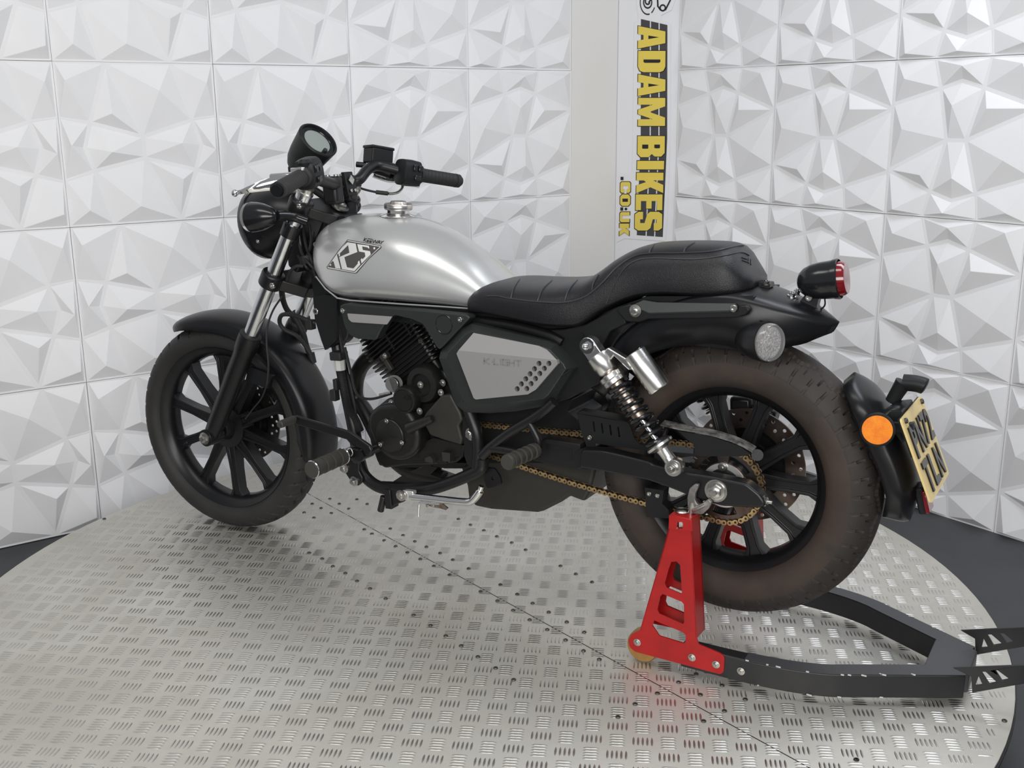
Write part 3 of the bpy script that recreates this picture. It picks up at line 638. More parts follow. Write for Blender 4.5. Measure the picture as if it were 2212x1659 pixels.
# ------------------------------------------------------------------ fuel tank
def hull(st, n=40, e_top=2.3, e_bot=2.6, cap=True):      # station: x, z_bottom, z_mid, z_top, half width
    R_ = []
    for s in st:
        x, zb, zm, zt, w_ = s[:5]; et = s[5] if len(s) > 5 else e_top; eb = s[6] if len(s) > 6 else e_bot; row = []
        for k in range(n):
            a = 2*pi*k/n; ca_, sa_ = cos(a), sin(a); e = et if sa_ >= 0 else eb
            y = w_*math.copysign(abs(ca_)**(2/e), ca_); z = zm+((zt-zm) if sa_ >= 0 else (zm-zb))*math.copysign(abs(sa_)**(2/e), sa_)
            row.append(Vector((x, y, z)))
        R_.append(row)
    return MB().rings(R_, cap)
def interp(tab, x):
    if x <= tab[0][0]: return tab[0][1]
    for (a, b), (c, d) in zip(tab, tab[1:]):
        if x <= c: t = (x-a)/(c-a); return b+(d-b)*t
    return tab[-1][1]
def spl(pts, sub=6):                                 # smoothed (x, value) table
    P_ = smooth([(a, b, 0) for a, b in pts], sub); return [(p.x, p.y) for p in P_]
top = spl([(p.x, p.z) for p in (A(705, 500, 0), A(718, 485, 0), A(740, 472, 0), A(775, 463, 0), A(830, 461, 0), A(890, 468, 0), A(940, 486, 0), A(990, 515, 0), A(1040, 552, 0), A(1075, 585, 0), A(1105, 612, 0))])
bot = spl([(p.x, p.z) for p in (A(697, 600, -.07), A(712, 635, -.10), A(732, 650, -.12), A(800, 657, -.13), A(900, 666, -.13), A(1040, 680, -.12), A(1100, 690, -.12))])
wid = spl([(-1.085, .052), (-1.06, .085), (-1.0, .118), (-.92, .138), (-.85, .142), (-.75, .135), (-.66, .117), (-.56, .098), (-.48, .09)])
x0 = -1.083; st = []
for k in range(41):
    t = k/40; x = x0+(-.53-x0)*t; zt = interp(top, x); zb = interp(bot, x); w_ = interp(wid, x)
    nose = min(1, max(0, (x-x0)/.06)); q = sqrt(nose*(2-nose)) if nose < 1 else 1
    zc = (zt+zb)/2; zt = zc+(zt-zc)*(.45+.55*q); zb = zc+(zb-zc)*(.35+.65*q); w_ = w_*(.35+.65*q)
    st.append((x, zb, zb+(zt-zb)*.32, zt, w_, 2.15, 3.4))
tk = hull(st, 64); tank = P('fuel_tank', tk, SILVER, angle=70)
tb = BVHTree.FromPolygons([tuple(v) for v in tk.v], tk.f)
seam = MB(); 
for s_ in (-1, 1):
    seam.tube([Vector((x, s_*interp(wid, x)*.86, interp(bot, x)+.004)) for x in [x0+.03+k*.045 for k in range(12)]], .0022, 8, sub=1)
P('tank_seam', seam, SILVER, tank)
fc = tb.ray_cast(CB, B3 @ ray(858, 468))[0]; fc = A(860, 463, 0); fz = interp(top, fc.x); fc = Vector((fc.x, 0, fz-.004)); fax_ = Vector((.12, 0, 1)).normalized()
cap_ = P('fuel_cap', MB().lathe([(.016, .020), (.016, .033), (.018, .0345), (.028, .0345), (.030, .033), (.0305, .021), (.033, .020), (.036, .0185), (.037, .001)], fc, fax_, 40), CAPM, tank)
P('filler_neck', MB().lathe([(.0, .046), (.003, .042), (.006, .030), (.008, .0265), (.018, .0265)], fc, fax_, 36), CHROME, tank)
# decals lie on the tank skin: outline points are carried onto the surface
def decal(name, polys, m, parent, lift, bvh=None, tri=True, yplane=None):
    import bmesh
    bm = bmesh.new()
    for loops in polys:
        L = [[Vector((u, v, 0)) for u, v in l] for l in loops]; flat = [p for l in L for p in l]; vs = [bm.verts.new(p) for p in flat]
        for t in tessellate_polygon(L):
            try: bm.faces.new([vs[i] for i in t])
            except ValueError: pass
    bmesh.ops.subdivide_edges(bm, edges=[e for e in bm.edges if e.calc_length() > 5], cuts=3, use_grid_fill=True)
    bmesh.ops.triangulate(bm, faces=bm.faces)
    for v in bm.verts:
        d = B3 @ ray(v.co.x, v.co.y); hit = bvh.ray_cast(CB, d)
        v.co = (hit[0]+hit[1]*lift*(-1 if hit[1].dot(d) > 0 else 1)) if hit[0] else CB+d
    me = bpy.data.meshes.new(name); bm.to_mesh(me); bm.free(); me.materials.append(m); me.shade_smooth()
    o = bpy.data.objects.new(name, me); COL.objects.link(o); o.parent = parent; return o
Z = lambda pts: [(690+x/13.825, 500+y/13.825) for x, y in pts]
outer = Z([(225, 1060), (560, 590), (845, 248), (1830, 425), (1860, 470), (1840, 500), (1500, 800), (1120, 1240), (1070, 1255), (245, 1112)])
inn1 = Z([(250, 1058), (575, 605), (852, 268), (1820, 440), (1838, 470), (1490, 785), (1105, 1222), (1070, 1237), (255, 1095)])
decal('decal_border', [[outer, inn1]], DECALK, tank, .0010, tb)
decal('decal_ground', [[inn1]], DECALS, tank, .0009, tb)
decal('decal_dark_field', [[Z([(262, 1062), (545, 690), (840, 290), (1815, 462), (1500, 760), (1062, 1210)])]], DECALD, tank, .0013, tb)
lets = [[(412, 850), (540, 705), (650, 1115), (495, 1095), (440, 900), (412, 895)],
        [(570, 620), (850, 330), (1095, 370), (1145, 620), (760, 770), (840, 1070), (1030, 1105), (1160, 960), (1158, 910), (1205, 870), (1235, 990), (1060, 1185), (690, 1125), (605, 770), (910, 640), (870, 415), (625, 660), (632, 735), (600, 750)],
        [(1140, 385), (1485, 435), (1505, 515), (1470, 510), (1450, 485), (1288, 455), (1308, 560), (1520, 595), (1545, 690), (1270, 960), (1245, 840), (1285, 800), (1300, 835), (1385, 750), (1365, 635), (1195, 605)]]
decal('decal_numerals', [[Z(l)] for l in lets], DECALS, tank, .0017, tb)
circ = lambda x, y, r: Z([(x+r*cos(k*pi/6), y+r*1.1*sin(k*pi/6)) for k in range(12)])
decal('decal_dot', [[circ(1650, 510, 30)], [circ(350, 1000, 24)]], DECALS, tank, .0017, tb)
def stroke(a, b, wd=9):
    (x, y), (x2, y2) = a, b; L = math.hypot(x2-x, y2-y); nx, ny = -(y2-y)/L*wd, (x2-x)/L*wd
    return [Z([(x+nx, y+ny), (x2+nx, y2+ny), (x2-nx, y2-ny), (x-nx, y-ny)])]
KW = [((1360, 190), (1320, 300)), ((1420, 210), (1345, 255)), ((1350, 250), (1385, 315)), ((1450, 218), (1590, 240)), ((1430, 270), (1415, 320)), ((1425, 262), (1490, 275)), ((1420, 290), (1480, 300)), ((1412, 318), (1475, 330)),
      ((1515, 285), (1500, 335)), ((1510, 278), (1580, 288)), ((1505, 305), (1565, 315)), ((1498, 333), (1560, 342)), ((1605, 245), (1610, 350)), ((1610, 350), (1680, 260)), ((1680, 260), (1690, 360)), ((1690, 360), (1760, 270)),
      ((1800, 272), (1735, 365)), ((1800, 272), (1815, 380)), ((1765, 330), (1812, 338)), ((1835, 280), (1860, 325)), ((1925, 290), (1860, 325)), ((1860, 325), (1845, 385))]
decal('maker_lettering', [stroke(a, b) for a, b in KW], DECALK, tank, .0010, tb)
# ------------------------------------------------------------------ cover below the tank
c1 = [(734, 660), (745, 656), (770, 659), (900, 670), (1008, 681), (1015, 687), (960, 745), (948, 756), (941, 748), (925, 720), (912, 700), (890, 690), (852, 681), (838, 690), (822, 714), (812, 735), (770, 732), (752, 722), (742, 700)]
uc_ = P('tank_side_cover', plate(c1, -.145, .03, r=.006), SIDE, bevel=.004)
P('cover_inlay', plate([(750, 677), (847, 684), (836, 701), (760, 696), (753, 690)], -.1468, .003, r=.003), SILVER2, uc_, label='silver grey inlay')
P('cover_ring', MB().lathe([(0, .0205), (.0012, .0215), (.0012, .0225), (0, .0235)], A(959, 701, -.145), YN, 40, cap=False), GLOSSB, uc_)
P('cover_bolt', MB().socket(A(741, 671, -.145), YN, .006, .004), STEEL, uc_); P('cover_bolt', MB().socket(A(995, 690, -.145), YN, .006, .005), STEEL, uc_)
# ------------------------------------------------------------------ seat
stp = spl([(p.x, p.z) for p in (A(1050, 640, 0), A(1062, 618, 0), A(1085, 604, 0), A(1120, 601, 0), A(1180, 604, 0), A(1240, 603, 0), A(1290, 594, 0), A(1325, 574, 0), A(1360, 548, 0), A(1400, 529, 0), A(1450, 523, 0), A(1530, 522, 0), A(1580, 526, 0), A(1606, 540, 0), A(1625, 565, 0))])
sbt = spl([(p.x, p.z) for p in (A(1042, 681, -.125), A(1100, 692, -.128), A(1175, 707, -.13), A(1235, 711, -.125), A(1262, 702, -.12), A(1310, 672, -.11), A(1370, 648, -.10), A(1430, 641, -.1), A(1520, 646, -.1), A(1590, 640, -.09), A(1630, 622, -.07), A(1642, 610, -.05))])
swd = spl([(-.60, .10), (-.57, .122), (-.50, .135), (-.40, .142), (-.33, .138), (-.26, .124), (-.18, .110), (-.08, .104), (0, .096), (.05, .080), (.09, .06)])
sx0 = min(stp[0][0], sbt[0][0])-.002; sx1 = .060; st = []
for k in range(61):
    x = sx0+(sx1-sx0)*k/60; zt = interp(stp, x); zb = interp(sbt, x); w_ = interp(swd, x)
    e = min(1, (x-sx0)/.03+.02); e = sqrt(e*(2-e)); f = min(1, (sx1-x)/.05+.02); f = sqrt(f*(2-f)); q = min(e, f)
    zm = zb+(zt-zb)*.30; zt = zm+(zt-zm)*q; w_ *= .55+.45*q; zb = zb+(zm-zb)*.25*(1-q)
    st.append((x, zb, zm, zt, w_, 3.0, 5.0))
sm = hull(st, 56); seat = P('seat', sm, LEATHER, angle=75)
sb = BVHTree.FromPolygons([tuple(v) for v in sm.v], sm.f)
def on(bv, u, v, lift=.0008):
    d = B3 @ ray(u, v); h = bv.ray_cast(CB, d)
    return (h[0]+h[1]*lift*(-1 if h[1].dot(d) > 0 else 1)) if h[0] else None
def seamline(name, pts, r, m, bv, par, sub=8, closed=False):
    P_ = smooth([(u, v, 0) for u, v in pts], sub); Q = [on(bv, p.x, p.y) for p in P_]; Q = [q for q in Q if q]
    if len(Q) > 2: return P(name, MB().tube(Q, r, 6, sub=1), m, par)
seamline('piping', [(1052, 640), (1075, 640), (1100, 645), (1160, 652), (1220, 653), (1265, 640), (1300, 612), (1330, 580), (1365, 556), (1400, 548), (1470, 547), (1540, 543), (1590, 532), (1606, 530)], .0016, PIPING, sb, seat)
seamline('stitch_line', [(1310, 655), (1325, 620), (1345, 585), (1372, 564), (1410, 558), (1500, 560), (1560, 553), (1600, 545), (1618, 552)], .0012, PIPING, sb, seat)
for pts in ([(1122, 603), (1110, 622), (1104, 645)], [(1192, 606), (1172, 625), (1161, 652)], [(1247, 605), (1228, 628), (1220, 652)], [(1293, 594), (1282, 612), (1279, 628)], [(1413, 528), (1405, 540), (1403, 547)], [(1500, 524), (1482, 535), (1477, 546)]):
    seamline('piping', pts, .0016, PIPING, sb, seat)
for a, b in (((1602, 556), (1613, 560)), ((1603, 562), (1616, 567)), ((1617, 558), (1617, 569)), ((1622, 560), (1622, 572))): seamline('embossed_mark', [a, b], .0012, PIPING, sb, seat, 3)
P('seat_strap_mount', plate([(1632, 609), (1662, 612), (1664, 622), (1655, 625), (1630, 616)], -.01, .03, r=.002), FRAMEB)
P('seat_bolt', MB().bolt(A(1655, 615, -.005), (0, 0, 1), .007, .006), SCREW)
# ------------------------------------------------------------------ side cover with silver insert
so_ = [(998, 709), (1017, 699), (1183, 737), (1199, 744), (1231, 787), (1239, 797), (1195, 868), (1183, 877), (1114, 889), (1056, 893), (1004, 891), (984, 874), (948, 774), (951, 760)]
si_ = [(1004, 723), (1019, 715), (1175, 751), (1188, 757), (1217, 786), (1222, 797), (1184, 853), (1174, 861), (1112, 869), (1056, 873), (1012, 873), (998, 863), (964, 775), (968, 761)]
R0 = AA(so_, -.134); R1 = AA(si_, -.1545)
sc = P('side_cover', MB().rings([[p+Vector((0, .045, 0)) for p in R0], [p+Vector((0, .003, 0)) for p in R0], R0, R1]), SIDE, angle=18, bevel=.0015)
low = [(986, 764), (990, 757), (1203, 778), (1205, 786), (1157, 842), (1140, 852), (1028, 863), (1023, 860)]
hol = [(1748, 502), (1674, 502), (1714, 539), (1640, 542), (1680, 577), (1607, 580), (1648, 615), (1575, 617), (1615, 653), (1542, 655), (1583, 690), (1511, 692)]
holes = [[(680+x/3.457+5.3*cos(k*pi/8), 640+y/3.457+5.9*sin(k*pi/8)) for k in range(16)] for x, y in hol]
ins = MB().prism(AA(low, -.166), (0, .009, 0), [AA(h, -.166) for h in holes])
P('silver_insert', ins, SILVER2, sc, label='silver side panel with two rows of round holes')
ub = AA([(990, 757), (1203, 778)], -.166); ut = AA([(1181, 755), (1164, 747), (1023, 719)], -.1552)
P('insert_bevel', MB().prism([ub[0], ub[1], ut[0], ut[1], ut[2]], (0, .004, -.001)), SILVER2, sc)
P('hole_backing', plate([(1105, 850), (1100, 838), (1170, 772), (1200, 775), (1195, 795), (1150, 845)], -.1570, .002), SKIRT, sc)
mb = MB(); LT = {'K': [((0, 0), (0, 1)), ((0, .5), (.9, 1)), ((0, .5), (.9, 0))], 'L': [((0, 0), (0, 1)), ((0, 0), (.9, 0))], 'I': [((.5, 0), (.5, 1))], 'G': [((1, 1), (0, 1)), ((0, 1), (0, 0)), ((0, 0), (1, 0)), ((1, 0), (1, .5)), ((1, .5), (.55, .5))],
      'H': [((0, 0), (0, 1)), ((1, 0), (1, 1)), ((0, .5), (1, .5))], 'T': [((0, 1), (1, 1)), ((.5, 1), (.5, 0))]}
def kl(x, y): return A(1045.5+x*94, 786.5+x*5.5-y*11.5-(1-x)*1, -.1668)
px = 0
for ch, wd in (('K', .17), ('.', .06), ('L', .14), ('I', .06), ('G', .15), ('H', .15), ('T', .15)):
    if ch == '.':
        c = kl(px+.02, .5); mb.prism([c+Vector((.002*cos(k), 0, .002*sin(k))) for k in [i*pi/4 for i in range(8)]], (0, .0006, 0))
    else:
        for a, b in LT[ch]:
            p, q = kl(px+a[0]*(wd-.04), a[1]), kl(px+b[0]*(wd-.04), b[1]); d = (q-p); n_ = Vector((-d.z, 0, d.x)).normalized()*.00125; e = d.normalized()*.0012
            mb.prism([p-e+n_, q+e+n_, q+e-n_, p-e-n_], (0, .0006, 0))
    px += wd
P('model_lettering', mb, GREYT, sc)
P('cover_lip', MB().tube(AA([(1000, 866), (1032, 863), (1142, 856), (1162, 846), (1236, 797)], -.152), .002, 8, sub=1), MATTE, sc)
# frame gusset behind the side cover
fg = P('frame_gusset', plate([(1150, 715), (1215, 712), (1262, 702), (1330, 666), (1345, 660), (1352, 700), (1318, 716), (1302, 745), (1300, 800), (1294, 830), (1250, 850), (1230, 862), (1195, 872), (1150, 860)], -.112, .05, r=.004), MATTE, bevel=.003)
P('gusset_plug', MB().lathe([(0, .006), (.002, .006), (.002, .003)], A(1256, 725, -.113), YN, 16), FRAMEB, fg)
P('seat_rail', MB().tube([A(1010, 690, -.10), A(1100, 702, -.11), A(1180, 722, -.115), A(1215, 740, -.115)], .011, 12).tube([A(1010, 690, .10), A(1180, 722, .115), A(1300, 700, .1)], .011, 12), FRAMEB)
# fender strut
fs = MB().prism(AA([(1331, 671), (1342, 662), (1360, 657), (1386, 668), (1400, 676), (1590, 671), (1598, 660), (1612, 660), (1620, 670), (1612, 681), (1592, 686), (1400, 690), (1380, 697), (1352, 695)], -.118), (0, .014, 0))
fso = P('fender_strut', fs, MATTE, bevel=.003)
P('strut_top', MB().prism([A(1362, 660, -.119), A(1402, 677, -.1205), A(1578, 672, -.1205), A(1590, 662, -.120), A(1590, 655, -.106), A(1420, 652, -.106), A(1390, 647, -.106)], (0, .004, -.004)), SIDE, fso, bevel=.0015)
P('strut_bolt', MB().bolt(A(1373, 671, -.119), YN, .0092, .008), STEEL, fso); P('strut_bolt', MB().socket(A(1586, 666, -.120), YN, .0075, .006), STEEL, fso)
# ------------------------------------------------------------------ rear fender: crown follows the tyre
RFR = .402
def rf(t):   # crown radius by angle, flatter towards the tail
    return interp([(0, -.015), (.2, -.01), (.45, .008), (.58, .015), (.68, .0145), (.76, .009), (.82, .0055), (.93, .004), (1, 0)], t)
fo = fender('rear_fender', bike, (0, 0, 0), RFR, 146, 57, lambda t: .092*(1 if t < .70 else max(.02, 1-((t-.70)/.30)**2)**.75), lambda t: interp([(0, .05), (.3, .062), (.517, .088), (.73, .096), (.854, .078), (.944, .045), (1, .002)], t), SATIN, rfn=rf)
rr1 = P('rear_inner_fender', plate([(1300, 720), (1345, 700), (1400, 692), (1600, 688), (1640, 690), (1660, 700), (1660, 755), (1600, 757), (1500, 746), (1420, 748), (1370, 762), (1358, 800), (1350, 850), (1300, 850)], -.088, .006, r=.003), SATIN)
P('fender_fold', MB().tube(AA([(1310, 770), (1330, 735), (1352, 708), (1372, 697)], -.112), .0022, 6), MATTE, fg)
# tail lamp
tc_ = A(1806, 603, 0); td = Vector((1, .05, .10)).normalized(); L = .076; Rr = .037
tl = P('tail_lamp', MB().lathe([(0, .002), (L*.02, Rr*.30), (L*.08, Rr*.54), (L*.2, Rr*.76), (L*.4, Rr*.93), (L*.65, Rr*1.0), (L, Rr*1.04), (L+.003, Rr*1.07), (L+.003, Rr)], tc_-td*L, td, 44), GLOSSB)
P('tail_lens', MB().lathe([(-.002, Rr*.97), (.016, Rr*.90), (.021, Rr*.82), (.022, .001)], tc_, td, 40), LENSR, tl)
P('lamp_hood', MB().lathe([(-.004, Rr*1.06), (.006, Rr*1.1), (.008, Rr*1.04)], tc_, td, 40, cap=False), GLOSSB, tl)
P('lamp_bracket', plate([(1741, 622), (1770, 625), (1784, 640), (1768, 646), (1764, 662), (1768, 672), (1745, 668), (1728, 650), (1738, 638)], -.012, .024, r=.002), FRAMEB, tl, bevel=.002)
P('bracket_foot', MB().box(A(1712, 645, 0), (.05, .03, .005), Matrix.Rotation(radians(25), 3, 'Y')), FRAMEB, tl, bevel=.001)
P('bracket_nut', MB().bolt(A(1710, 641, -.006), (.3, 0, 1), .0065, .007).bolt(A(1720, 635, .008), (.3, 0, 1), .0065, .007), CHROME, tl)
P('bracket_screw', MB().socket(A(1748, 643, -.014), YN, .007, .005), STEEL, tl)
P('wire_loop', MB().tube([A(1781, 641, 0), A(1782, 658, 0), A(1774, 667, 0), A(1766, 665, 0)], .0018, 6), FRAMEB, tl)
# rear indicators
def rind(c, d):
    d = Vector(d).normalized(); L = .075; R_ = .038
    o = P('rear_indicator', MB().lathe([(0, .003), (L*.04, R_*.3), (L*.15, R_*.55), (L*.35, R_*.78), (L*.65, R_*.96), (L, R_*1.05), (L, R_*.9)], c-d*L, d, 36), SATIN)
    P('indicator_lens', MB().lathe([(L*.97, R_*.97), (L*1.12, R_*.97), (L*1.2, R_*.88), (L*1.22, .001)], c-d*L, d, 40), LENSC, o)
    P('lens_reflector', MB().lathe([(L*.98, R_*.9), (L*1.02, R_*.7), (L*1.0, R_*.45), (L*1.04, R_*.25), (L*1.02, .001)], c-d*L, d, 28), REFL, o)
    return o
ci = A(1658, 739, -.150)
r1 = rind(ci, (1, -.42, .02)); P('indicator_stalk', MB().cyl(ci+Vector((-.03, .015, 0)), ci+Vector((-.028, .075, 0)), .012, 14), SATIN, r1)
ci2 = Vector((ci.x, -ci.y, ci.z)); r2 = rind(ci2, (1, .42, .02)); P('indicator_stalk', MB().cyl(ci2+Vector((-.03, -.015, 0)), ci2+Vector((-.028, -.075, 0)), .012, 14), SATIN, r2)
# ------------------------------------------------------------------ hugger mudguard, number plate, reflector
hg = fender('plate_hugger', bike, (0, 0, 0), .346, 43.5, -9.5, lambda t: .073*sqrt(max(.01, 1-(max(0, .22-t)/.22)**2))*(1 if t < .74 else sqrt(max(.05, 1-((t-.74)/.27)**2))), lambda t: .026*min(1, .1+t*3), SATIN, n=40, rfn=lambda t: interp([(0, -.003), (.15, .006), (.5, .012), (.8, .028), (1, .016)], t))
pTL, pTR, pBL, pBR = A(1947, 906, -.1), A(1974, 851, .1), A(2012, 1088, -.1), A(2034, 1018, .1)
pTR = pTL+Vector((0, .2, 0)); pBR = pBL+Vector((0, .2, 0))
pn = (pBL-pTL).cross(pTR-pTL).normalized(); pn = pn if pn.x > 0 else -pn
np_ = P('number_plate', MB().prism(roundpoly([pTL, pTR, pBR, pBL], .008), -pn*.004), PLATEY, label='yellow number plate with raised black characters')
def PT(a, b): return pTL+(pTR-pTL)*a+(pBL-pTL)*b
pnt = GLYPHS = {}
rowsP = [('P', .08, .26, .13, .50), ('N', .31, .52, .13, .50), ('7', .57, .74, .13, .50), ('2', .77, .93, .13, .50), ('T', .10, .31, .56, .93), ('L', .38, .58, .56, .93), ('N', .65, .87, .56, .93)]
for ch, a, b, c, d in rowsP:
    mb = MB(); put_glyph(mb, ch, PT(a, d), PT(b, d), PT(a, c), PT(b, c), off=.03, lift=pn*.0035, thick=pn*.0035); P('character', mb, BLACKP, np_, smooth_=False)
for a, b in ((.10, .05), (.90, .05)): P('plate_screw', MB().socket(PT(a, b), pn, .0055, .005), SCREW, np_)
P('plate_backing', MB().prism([PT(.03, .0)-pn*.0045, PT(.97, .0)-pn*.0045, PT(.97, .45)-pn*.0045, PT(.03, .45)-pn*.0045], -pn*.004), MATTE, np_)
P('plate_bracket', plate([(1921, 890), (1948, 888), (1952, 905), (1944, 935), (1950, 960), (1925, 925), (1912, 905)], -.05, .10, r=.003), MATTE, np_, bevel=.003)
P('hugger_boss', MB().tube([A(1915, 905, -.03), A(1935, 890, -.02), A(1945, 880, 0)], .016, 14), SATIN, hg)
P('plate_lamp', MB().tube([A(1926, 868, 0), A(1942, 842, 0), A(1952, 826, 0)], .013, 14, rr=lambda n: [.013+.004*i/n for i in range(n)]).tube([A(1952, 826, 0), A(1975, 828, 0), A(1992, 832, 0), A(2001, 836, 0)], .0165, 16, rr=lambda n: [.0165 if i < n-3 else .0165*(1-.5*((i-n+4)/3)**2) for i in range(n)]), MATTE, np_)
P('rear_reflector_box', MB().box(A(1994, 1075, 0), (.018, .05, .055), Matrix.Rotation(radians(-12), 3, 'Y')), MATTE, hg, bevel=.004)
P('red_reflector', MB().box(A(1999, 1078, -.01)+Vector((.004, 0, 0)), (.008, .046, .045), Matrix.Rotation(radians(-12), 3, 'Y')), LENSR, hg, bevel=.002)
rc = A(1894, 929, -.105)
rf_ = P('side_reflector', MB().lathe([(0, .0305), (.003, .0325), (.009, .0325), (.0105, .030), (.009, .029)], rc+Vector((0, .008, 0)), (.12, -1, .05), 44), MATTE)
P('amber_lens', MB().lathe([(.006, .029), (.0095, .028), (.010, .001)], rc+Vector((0, .008, 0)), (.12, -1, .05), 44), ORANGE, rf_)
P('reflector_arm', MB().box(rc+Vector((.028, .05, -.004)), (.06, .014, .02)), MATTE, rf_, bevel=.002)
P('hugger_arm', MB().tube([Vector((.05, .115, .03)), Vector((.2, .125, .06)), Vector((.33, .09, .10)), Vector((.35, .02, .11))], .011, 10), SATIN, hg)
# ------------------------------------------------------------------ swingarm
sw = P('swingarm', plate([(1255, 972), (1300, 974), (1325, 979), (1405, 998), (1412, 1003), (1490, 1022), (1540, 1030), (1612, 1045), (1640, 1068), (1650, 1083), (1652, 1093), (1640, 1098), (1560, 1094), (1500, 1076), (1440, 1052), (1400, 1038), (1330, 1024), (1252, 1010)], -.142, .034, r=.006), FRAMEB, bevel=.007, seg=3)
swm = P('swingarm_beam', MB().prism([v+Vector((0, .248, 0)) for v in AA([(1255, 972), (1325, 979), (1490, 1022), (1612, 1045), (1650, 1083), (1640, 1098), (1500, 1076), (1400, 1038), (1252, 1010)], -.142)], (0, .034, 0)), FRAMEB, sw, bevel=.006)
P('cross_tube', MB().cyl(A(1262, 992, -.13), A(1262, 992, -.13)+Vector((0, .26, 0)), .024, 20), FRAMEB, sw)
axl = P('axle_nut', MB().lathe([(-.002, .024), (.002, .024)], A(1547, 1060, -.142), YN, 24).bolt(A(1547, 1060, -.143), YN, .0135, .012), STEEL, sw)
P('chain_adjuster', MB().cyl(A(1640, 1082, -.128), A(1652, 1082, -.128), .0115, 16).cyl(A(1645, 1082, -.128), A(1658, 1082, -.128), .0085, 6).cyl(A(1650, 1082, -.128), A(1668, 1086, -.128), .004, 10), STEEL, sw)
P('axle_plate', plate([(1527, 1052), (1533, 1042), (1545, 1040), (1562, 1048), (1572, 1062), (1566, 1072), (1550, 1078), (1532, 1072)], -.1435, .002, r=.002), FRAMEB, sw)
pv = P('pivot_cover', plate([(1161, 955), (1180, 948), (1253, 960), (1252, 1010), (1248, 1016), (1150, 995), (1148, 975)], -.125, .04, r=.003), MATTE, bevel=.003)
P('recess', plate([(1180, 958), (1236, 970), (1236, 997), (1179, 983)], -.1255, .002, r=.002), FRAMEB, pv)
# ------------------------------------------------------------------ chain and sprockets
CY = -.084; CR = .0815
cc = Vector((0, CY, 0)); fs_c = Vector((-.63, CY, .058)); FR = .030
import itertools
dv = fs_c-cc; D = dv.length; base = math.atan2(dv.z, dv.x); al_ = math.acos((CR-FR)/D)
P_t = (Vector((CR*cos(base-al_), CY, CR*sin(base-al_))), Vector((fs_c.x+FR*cos(base-al_), CY, fs_c.z+FR*sin(base-al_))))
P_b = (Vector((CR*cos(base+al_), CY, CR*sin(base+al_))), Vector((fs_c.x+FR*cos(base+al_), CY, fs_c.z+FR*sin(base+al_))))
if P_t[0].z < P_b[0].z: P_t, P_b = P_b, P_t
path = [P_t[1].lerp(P_t[0], i/30) for i in range(30)]
a0 = math.atan2(P_t[0].z, P_t[0].x); a1 = math.atan2(P_b[0].z, P_b[0].x)
if a1 < a0: pass
else: a1 -= 2*pi
path += [Vector((CR*cos(a0+(a1-a0)*i/40), CY, CR*sin(a0+(a1-a0)*i/40))) for i in range(41)]
for i in range(1, 31): q = P_b[0].lerp(P_b[1], i/30); q.z -= .012*sin(pi*i/30); path.append(q)
a0 = math.atan2(P_b[1].z-fs_c.z, P_b[1].x-fs_c.x); a1 = math.atan2(P_t[1].z-fs_c.z, P_t[1].x-fs_c.x)
if a1 > a0: a1 -= 2*pi
path += [Vector((fs_c.x+FR*cos(a0+(a1-a0)*i/16), CY, fs_c.z+FR*sin(a0+(a1-a0)*i/16))) for i in range(1, 16)]
path.append(path[0])
tot = sum((b-a).length for a, b in zip(path, path[1:])); NP = int(round(tot/.0127)/2)*2; PIT = tot/NP
pins = resample(path, NP+1)[:-1]
chain = P('drive_chain', MB().cyl(pins[0]+Vector((0, -.002, 0)), pins[0]+Vector((0, .014, 0)), .003, 8), CHAIND, label='gold drive chain')
def linkmesh(w2):
    R_ = .0058; pts = []
    for cxx, s0_ in ((-PIT/2, 1), (PIT/2, -1)):
        for k in range(9):
            a = (pi/2-.35+(pi+.7)*k/8) if s0_ == 1 else (-pi/2-.35+(pi+.7)*k/8); pts.append(Vector((cxx+R_*cos(a), 0, R_*sin(a))))
        pts.append(Vector((0, 0, -.0036*s0_)))
    hs = [[Vector((c+.0026*cos(-k*pi/5), 0, .0026*sin(-k*pi/5))) for k in range(10)] for c in (-PIT/2, PIT/2)]
    return MB().prism(pts, (0, .0014, 0), hs)
lk = linkmesh(0); l0 = None
rl = MB()
for i in range(NP):
    a, b = pins[i], pins[(i+1) % NP]; ang_ = math.atan2(b.z-a.z, b.x-a.x)
    rl.cyl(a+Vector((0, .0005, 0)), a+Vector((0, .0135, 0)), .0040, 8)
    if i % 2 == 0:
        for yy in (0, .0125):
            if l0 is None: l0 = o = P('link_plate', lk, GOLD, chain, smooth_=False)
            else: o = copy_part(l0, chain)
            o.location = (a+b)/2+Vector((0, yy, 0)); o.rotation_euler = (0, -ang_, 0)
    else:
        m_ = (a+b)/2; e_ = (b-a).normalized(); n_ = Vector((-e_.z, 0, e_.x))
        for yy in (.0020, .0110): rl.prism([m_+Vector((0, yy, 0))+e_*x_+n_*z_ for x_, z_ in ((-.0105, -.003), (-.0105, .003), (-.006, .0048), (0, .0032), (.006, .0048), (.0105, .003), (.0105, -.003), (.006, -.0048), (0, -.0032), (-.006, -.0048))], (0, .0012, 0))
P('rollers', rl, CHAIND, chain, kind='stuff')
def sprocket(name, c, r, teeth, holes, parent, m, th=.006):
    out = []
    for k in range(teeth):
        for f, rr_ in ((-.22, r-.004), (-.08, r+.0035), (.08, r+.0035), (.22, r-.004)):
            a = 2*pi*(k+f)/teeth; out.append(c+Vector((rr_*cos(a), 0, rr_*sin(a))))
    hs = [[c+p for p in h] for h in holes]
    return P(name, MB().prism(out, (0, th, 0), hs), m, parent, smooth_=False)
hol_ = [[Vector((.019*cos(-k*pi/14), 0, .019*sin(-k*pi/14))) for k in range(28)]]
